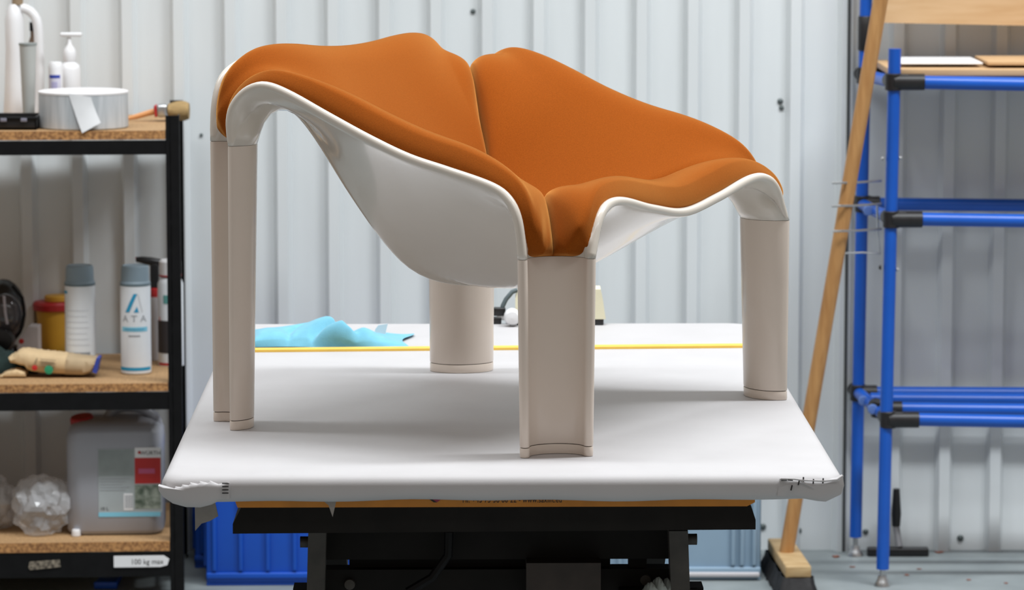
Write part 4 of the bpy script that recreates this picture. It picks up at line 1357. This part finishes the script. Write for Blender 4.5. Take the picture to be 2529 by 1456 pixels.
# sealant gun: black T grip with red collar
Yg = 8.62
t = thing('glue_gun', 'black T-handled tool with red collar standing behind the aerosol cans', 'tool', (at(382, 700, Yg)[0], Yg, Z2))
go = np.array(t.location)
gp = lambda px, py: tuple(at(px, py, Yg) - go)
MB().tube([(0, 0, .001), (0, 0, gp(382, 732)[2])], .016, 16).build('barrel', mat('clear_grey_barrel', (0.42, 0.40, 0.40), 0.4), t)
z0, z1 = gp(382, 732)[2], gp(382, 712)[2]
MB().lathe([(.013, z0 - .002), (.014, z0), (.014, z1), (.010, z1 + .002)], 18).build('collar', m_red, t)
MB().box((0, 0, (z1 + gp(382, 650)[2]) / 2), (.020, .018, gp(382, 648)[2] - z1), bev=.004).build('stem', m_rubber, t)
MB().tube([gp(336, 640), gp(350, 641), gp(372, 645), gp(392, 648), gp(404, 647)], [.006, .008, .010, .009, .006], 12).build('trigger_grip', m_rubber, t)
MB().tube([gp(335, 638), gp(350, 637)], .0035, 8).build('trim', m_red, t)

# white, red and black bottle beside the post
c = on(420, 905, Z2)
t = thing('cleaner_bottle', 'white bottle with red and black label partly hidden by the shelf post', 'bottle', (at(420, 900, c[1])[0], c[1] + .03, Z2))
Yb = c[1] + .03
r = L(32, Yb); hh = lambda py: at(420, py, Yb)[2] - Z2
MB().lathe([(.0001, 0), (r, 0), (r, .003), (r, hh(700)), (r * .8, hh(684)), (r * .55, hh(678)), (.0001, hh(677))], 32).build('body', m_can, t, angle=40)
MB().lathe([(r * .85, hh(681)), (r * .85, hh(645)), (r * .7, hh(640)), (.0001, hh(640))], 28).build('cap', m_white, t, angle=40)
MB().lathe([(r * .87, hh(681)), (r * .87, hh(677))], 28).build('cap_ring', m_red, t)
MB().grid(wrap_patch(r + .0005, -r * 1.3, r * .9, hh(868), hh(788))).build('label', mat('dark_label', (0.035, 0.03, 0.032), 0.5), t)
vs = wrap([(-r * .95, hh(790)), (r * .9, hh(762)), (r * .9, hh(752)), (-r * .95, hh(780))], r + .001, 0)
MB().add(vs, [(0, 1, 2, 3)]).build('label_stripe', m_red_print, t, recalc=False)
MB().grid(wrap_patch(r + .0006, -r * .5, r * .8, hh(746), hh(725))).build('label_patch', mat('teal_patch', (0.12, 0.36, 0.34), 0.5), t)
MB().grid(wrap_patch(r + .0006, -r * 1.1, r * .9, hh(898), hh(892))).build('label_stripe', m_red_print, t)

# kraft glove packet with blue corner
c = on(140, 934, Z2)
t = thing('kraft_packet', 'creased kraft paper packet with blue tip lying in front of the aerosol cans', 'packet', (c[0], c[1], Z2))
ko = np.array(t.location)
kp = lambda px, py, dy=0: at(px, py, c[1] + dy) - ko
def packet(topx, botx, n=26, dep=.09, m=m_kraft, name='wrapper'):
    tx = [p[0] for p in topx]; ty = [p[1] for p in topx]; bxs = [p[0] for p in botx]; by = [p[1] for p in botx]
    x0, x1 = tx[0], tx[-1]
    rings = []
    for i in range(n):
        px = x0 + (x1 - x0) * i / (n - 1)
        zt = kp(px, np.interp(px, tx, ty))[2]; zb2 = max(.0015, kp(px, np.interp(px, bxs, by))[2])
        X = kp(px, 900)[0]
        mid = (zt + zb2) / 2; hz2 = max(.002, (zt - zb2) / 2)
        ring = []
        for k in range(14):
            a = 2 * math.pi * k / 14
            cs, sn = math.cos(a), math.sin(a)
            e = .6
            ring.append((X + .002 * math.sin(i * 1.9 + k), dep / 2 + dep / 2 * math.copysign(abs(cs) ** e, cs), mid + hz2 * math.copysign(abs(sn) ** e, sn) + .0012 * math.sin(i * 2.3 + 3 * k) * (1 if sn > -.3 else 0)))
        rings.append(ring)
    G2 = np.array(rings)
    mb = MB().grid(G2.transpose(1, 0, 2), closed_u=True)
    mb.f.append(tuple(k * n for k in range(14))); mb.f.append(tuple(k * n + n - 1 for k in range(14)))
    return mb.build(name, m, t, angle=45)
packet([(22, 882), (34, 878), (45, 868), (60, 866), (100, 872), (162, 878)], [(22, 896), (60, 908), (70, 920), (110, 925), (162, 928)], m=m_kraft)
packet([(158, 878), (200, 884), (238, 888)], [(158, 929), (205, 930), (225, 920), (238, 905)], n=14, dep=.088, m=m_kraft_d, name='sleeve')
packet([(0, 928), (15, 918), (40, 912), (62, 920)], [(0, 932), (30, 935), (62, 932)], n=14, dep=.05, m=m_kraft, name='torn_strip')
b0 = kp(238, 884); b1 = kp(246, 884); b2 = kp(238, 922); b3 = kp(228, 918)
MB().prism([(p[0], p[2]) for p in (b0, b1, b2, b3)], .0, .05).build('blue_tip', m_navy, t, smooth=False)
for px, py, m, rr in ((86, 907, m_red_print, 7), (121, 912, m_green, 11)):
    p = kp(px, py)
    MB().lathe([(.0001, .0012), (L(rr, c[1]), 0.0)], 20, T3(p[0], -.0035, p[2]) @ RX(math.pi / 2)).build('printed_dot', m, t)
for k in range(4):
    a = kp(100, 886 + 5 * k); b = kp(138 - 4 * (k % 2), 889 + 5 * k)
    MB().tube([(a[0], -.0022, a[2]), (b[0], -.0022, b[2])], .0009, 6).build('printed_line', mat('kraft_ink', (0.30, 0.24, 0.15), 0.8), t)
MB().tube([(kp(92, 883)[0], -.0022, kp(92, 883)[2]), (kp(86, 898)[0], -.0022, kp(86, 898)[2])], .0014, 6).build('printed_line', mat('kraft_ink', (0.30, 0.24, 0.15), 0.8), t)

# black respirator mask at the frame edge
Ym = 8.56
t = thing('respirator_mask', 'black full-face respirator mask with smoked visor at the left frame edge', 'mask', (at(5, 800, Ym)[0], Ym, Z2))
mo = np.array(t.location)
mh = at(5, 692, Ym)[2] - Z2
def ellipsoid(c_, s_, M=None, n=20, m=12, lo=-90, hi=90):
    pr = [(max(1e-4, math.cos(math.radians(a))), math.sin(math.radians(a))) for a in np.linspace(lo, hi, m)]
    mb = MB()
    MM = T3(*c_) @ (M or Matrix()) @ Matrix.Diagonal((*s_, 1))
    return mb.lathe(pr, n, MM)
ellipsoid((0, .03, mh * .60), (.052, .06, mh * .40)).build('face_seal', m_rubber, t)
ellipsoid((.010, -.008, mh * .58), (.040, .035, mh * .28)).build('visor', m_visor, t)
MB().tube([tuple(at(30, 705, Ym - .03) - mo), tuple(at(55, 735, Ym - .02) - mo), tuple(at(60, 775, Ym - .02) - mo), tuple(at(52, 812, Ym - .03) - mo)], .004, 10).build('visor_frame', m_black, t)
MB().lathe([(.0001, .03), (.024, .028), (.027, .02), (.027, -.01)], 24, T3(*(at(8, 838, Ym - .05) - mo)) @ RX(math.pi / 2)).build('filter', m_rubber, t)
MB().tube([tuple(at(10, 730, Ym - .05) - mo), tuple(at(13, 770, Ym - .055) - mo), tuple(at(18, 800, Ym - .055) - mo)], .003, 8).build('trim', mat('pale_trim', (0.42, 0.40, 0.45), 0.4), t)
MB().box((0, .03, mh * .10), (.06, .07, mh * .2), bev=.01).build('chin', m_rubber, t)
# dark green fabric bundle
cg = on(20, 932, Z2)
o = MB()
G_ = np.zeros((24, 14, 3))
for i in range(24):
    for j in range(14):
        u, v = i / 23, j / 13
        hh3 = max(0, math.sin(math.pi * v)) ** .5 * (L(66, 8.4) * (1 - u ** 2.2) + .003)
        G_[i, j] = (at(-70, 900, 8.4)[0] + u * L(165, 8.4), cg[1] + .055 + v * .07, Z2 + .001 + hh3 * (1 + .10 * math.sin(i * .9 + j)))
o = MB().grid(G_).build('fabric_bundle', m_dkgreen, angle=180)
tag(o, 'dark green fabric bundle under the respirator mask on the middle shelf', 'fabric')
# little white carton with red mark
cc = at(66, 848, 8.56)
t = thing('small_carton', 'small white carton with red dot between mask and yellow container', 'carton', (cc[0], 8.56, Z2))
ch = at(66, 808, 8.56)[2] - Z2
MB().prism([(-.022, 0), (.026, 0), (.026, ch), (.004, ch * 1.02), (-.016, ch * .72), (-.022, ch * .45)], 0, .06).build('carton_body', mat('dirty_white', (0.52, 0.47, 0.46), 0.7, var=.1), t, smooth=False)
MB().lathe([(.0001, .001), (.006, 0.0)], 16, T3(-.012, -.0005, ch * .62) @ RX(math.pi / 2)).build('red_dot', m_red_print, t)

# ---- bottom shelf things
c = on(285, 1322, Z3)
YJ = c[1]
jerry = thing('jerrycan', 'translucent grey jerrycan with red cap and printed label on the bottom shelf', 'jerrycan', (c[0], YJ, Z3), .06)
jo = np.array(jerry.location)
jw = L(242, YJ); jd = .17
jz = lambda py: at(285, py, YJ)[2] - Z3
hj = jz(1040)
out = []
def rr_rings(spec):
    rows = []
    for z, w, d, rad in spec:
        rows.append([(x, y + jd / 2, z) for x, y in densify(rrect(w, -d / 2, d / 2, rad, 6), .03)])
    return rows
spec = [(0.0, .90, .86), (.004, .96, .95), (.012, 1, 1), (hj * .78, 1, 1), (hj * .88, .985, .98), (hj * .95, .90, .90), (hj * .985, .72, .7), (hj, .5, .4)]
pts0 = densify(rrect(jw, 0, jd, .035, 6), .03)
G_ = np.array([[(x * sw, jd / 2 + (y - jd / 2) * sd_, z) for x, y in pts0] for z, sw, sd_ in spec]).transpose(1, 0, 2)
mb = MB().grid(G_, closed_u=True); nn = len(spec)
mb.f.append(tuple(k * nn for k in range(len(pts0)))); mb.f.append(tuple(k * nn + nn - 1 for k in range(len(pts0))))
mb.build('body', m_jerry, jerry, angle=50)
MB().tube(resample(np.array([(-.02, jd / 2, hj * .97), (.0, jd / 2, hj * 1.06), (.05, jd / 2, hj * 1.07), (.085, jd / 2, hj * 1.0), (.095, jd / 2, hj * .93)]), 16), .012, 12).build('handle', m_jerry, jerry)
MB().lathe([(.026, 0), (.027, .002), (.027, .026), (.024, .030), (.0001, .030)], 28, T3(-jw * .33, jd / 2 - .02, hj * .90) @ RX(.15) @ RY(-.12)).build('cap', m_red, jerry, angle=40)
jl = lambda px, py: (at(px, py, YJ)[0] - jo[0], at(px, py, YJ)[2] - Z3)
def jrect(x0, y0, x1, y1, m, lift_, name, parent=jerry):
    a = jl(x0, y1); b = jl(x1, y0)
    return MB().box(((a[0] + b[0]) / 2, -lift_ / 2 - .0004, (a[1] + b[1]) / 2), (b[0] - a[0], lift_, b[1] - a[1])).build(name, m, parent, smooth=False)
lb = jrect(244, 1108, 398, 1265, m_lab_light, .0006, 'label')
jrect(244, 1110, 330, 1174, m_lab_grey, .0010, 'label_picture', lb)
jrect(333, 1105, 396, 1130, m_paper, .0010, 'label_header', lb)
jrect(333, 1130, 396, 1194, m_red_print, .0010, 'label_red_panel', lb)
jrect(342, 1157, 382, 1169, m_pink, .0014, 'label_pink_bar', lb)
jrect(333, 1197, 396, 1256, m_lab_photo, .0010, 'label_picture', lb)
jrect(244, 1264, 396, 1275, m_cyan_l, .0010, 'label_stripe', lb)
jrect(306, 1218, 328, 1259, m_paper, .0012, 'barcode', lb)
for k in range(5):
    jrect(309 + 4 * k, 1222, 311 + 4 * k, 1254, m_grey_ink, .0016, 'barcode_bar', lb)
q = jl(371, 1123)
text_flat('WÜRTH', .0125, lb, (q[0], -.0020, q[1]), m_ink)
q = jl(344, 1117)
MB().lathe([(.0001, .0008), (.0045, 0)], 4, T3(q[0], -.0016, q[1]) @ RX(math.pi / 2)).build('label_mark', m_red_print, lb, smooth=False)
q = jl(258, 1259)
text_flat('10 L', .011, lb, (q[0], -.0016, q[1]), m_ink)
for k in range(5):
    jrect(248, 1180 + 7 * k, 320 - 9 * (k % 3), 1182 + 7 * k, m_grey_ink, .0012, 'print_line', lb)
# little white cap in front
c = on(187, 1325, Z3)
t = thing('bottle_stopper', 'tiny white bottle stopper on the bottom shelf in front of the jerrycan', 'stopper', (c[0], c[1] + .008, Z3))
MB().lathe([(.0001, 0), (.009, 0), (.010, .002), (.0095, .014), (.008, .016), (.0001, .016)], 20).build('cap_body', m_white, t, angle=40)
MB().lathe([(.0104, .002), (.0104, .005)], 20).build('cap_band', m_white, t)
# crumpled clear bags
def film_bag(name, label, pxc, pyb, wpx, hpx, seed):
    r_ = np.random.RandomState(seed)
    c = on(pxc, pyb, Z3)
    bm = bmesh.new()
    bmesh.ops.create_icosphere(bm, subdivisions=4, radius=1.0)
    A_ = np.array([v.co[:] for v in bm.verts])
    K = r_.randn(14, 3) * 3.2; ph = r_.uniform(0, 6.28, 14)
    dsp = sum(np.abs(np.sin(A_ @ K[k] + ph[k])) for k in range(14)) / 14
    w = L(wpx, c[1]) / 2; h = L(hpx, c[1]) / 2
    for v, d in zip(bm.verts, dsp):
        s_ = .45 + .95 * d
        v.co = Vector((v.co.x * w * s_, .07 + v.co.y * .06 * s_, max(.0015, h * .92 + v.co.z * h * s_)))
    mb = MB(); bm.verts.index_update()
    mb.add([tuple(v.co) for v in bm.verts], [tuple(q.index for q in f.verts) for f in bm.faces]); bm.free()
    o = mb.build(name, m_film, angle=14)
    o.location = (c[0], c[1], Z3)
    return tag(o, label, 'plastic bag')
film_bag('plastic_bag', 'crumpled clear plastic bag on the bottom shelf nearest to the jerrycan', 98, 1330, 150, 150, 4)
film_bag('plastic_bag', 'crumpled clear plastic bag on the bottom shelf cut by the left frame edge', -22, 1316, 110, 130, 11)
# blue lid on the floor under the shelving
c = ground(262, 1451)
t = thing('blue_floor_lid', 'shallow blue plastic lid lying on the floor under the steel shelving', 'tray', (c[0], c[1] + .05, 0))
MB().box((0, .0, .006), (L(55, 8.3), .12, .012), bev=.003).build('lid_plate', m_crate, t)
MB().box((0, -.058, .008), (L(58, 8.3), .008, .016), bev=.002).build('lid_rim', m_crate, t)
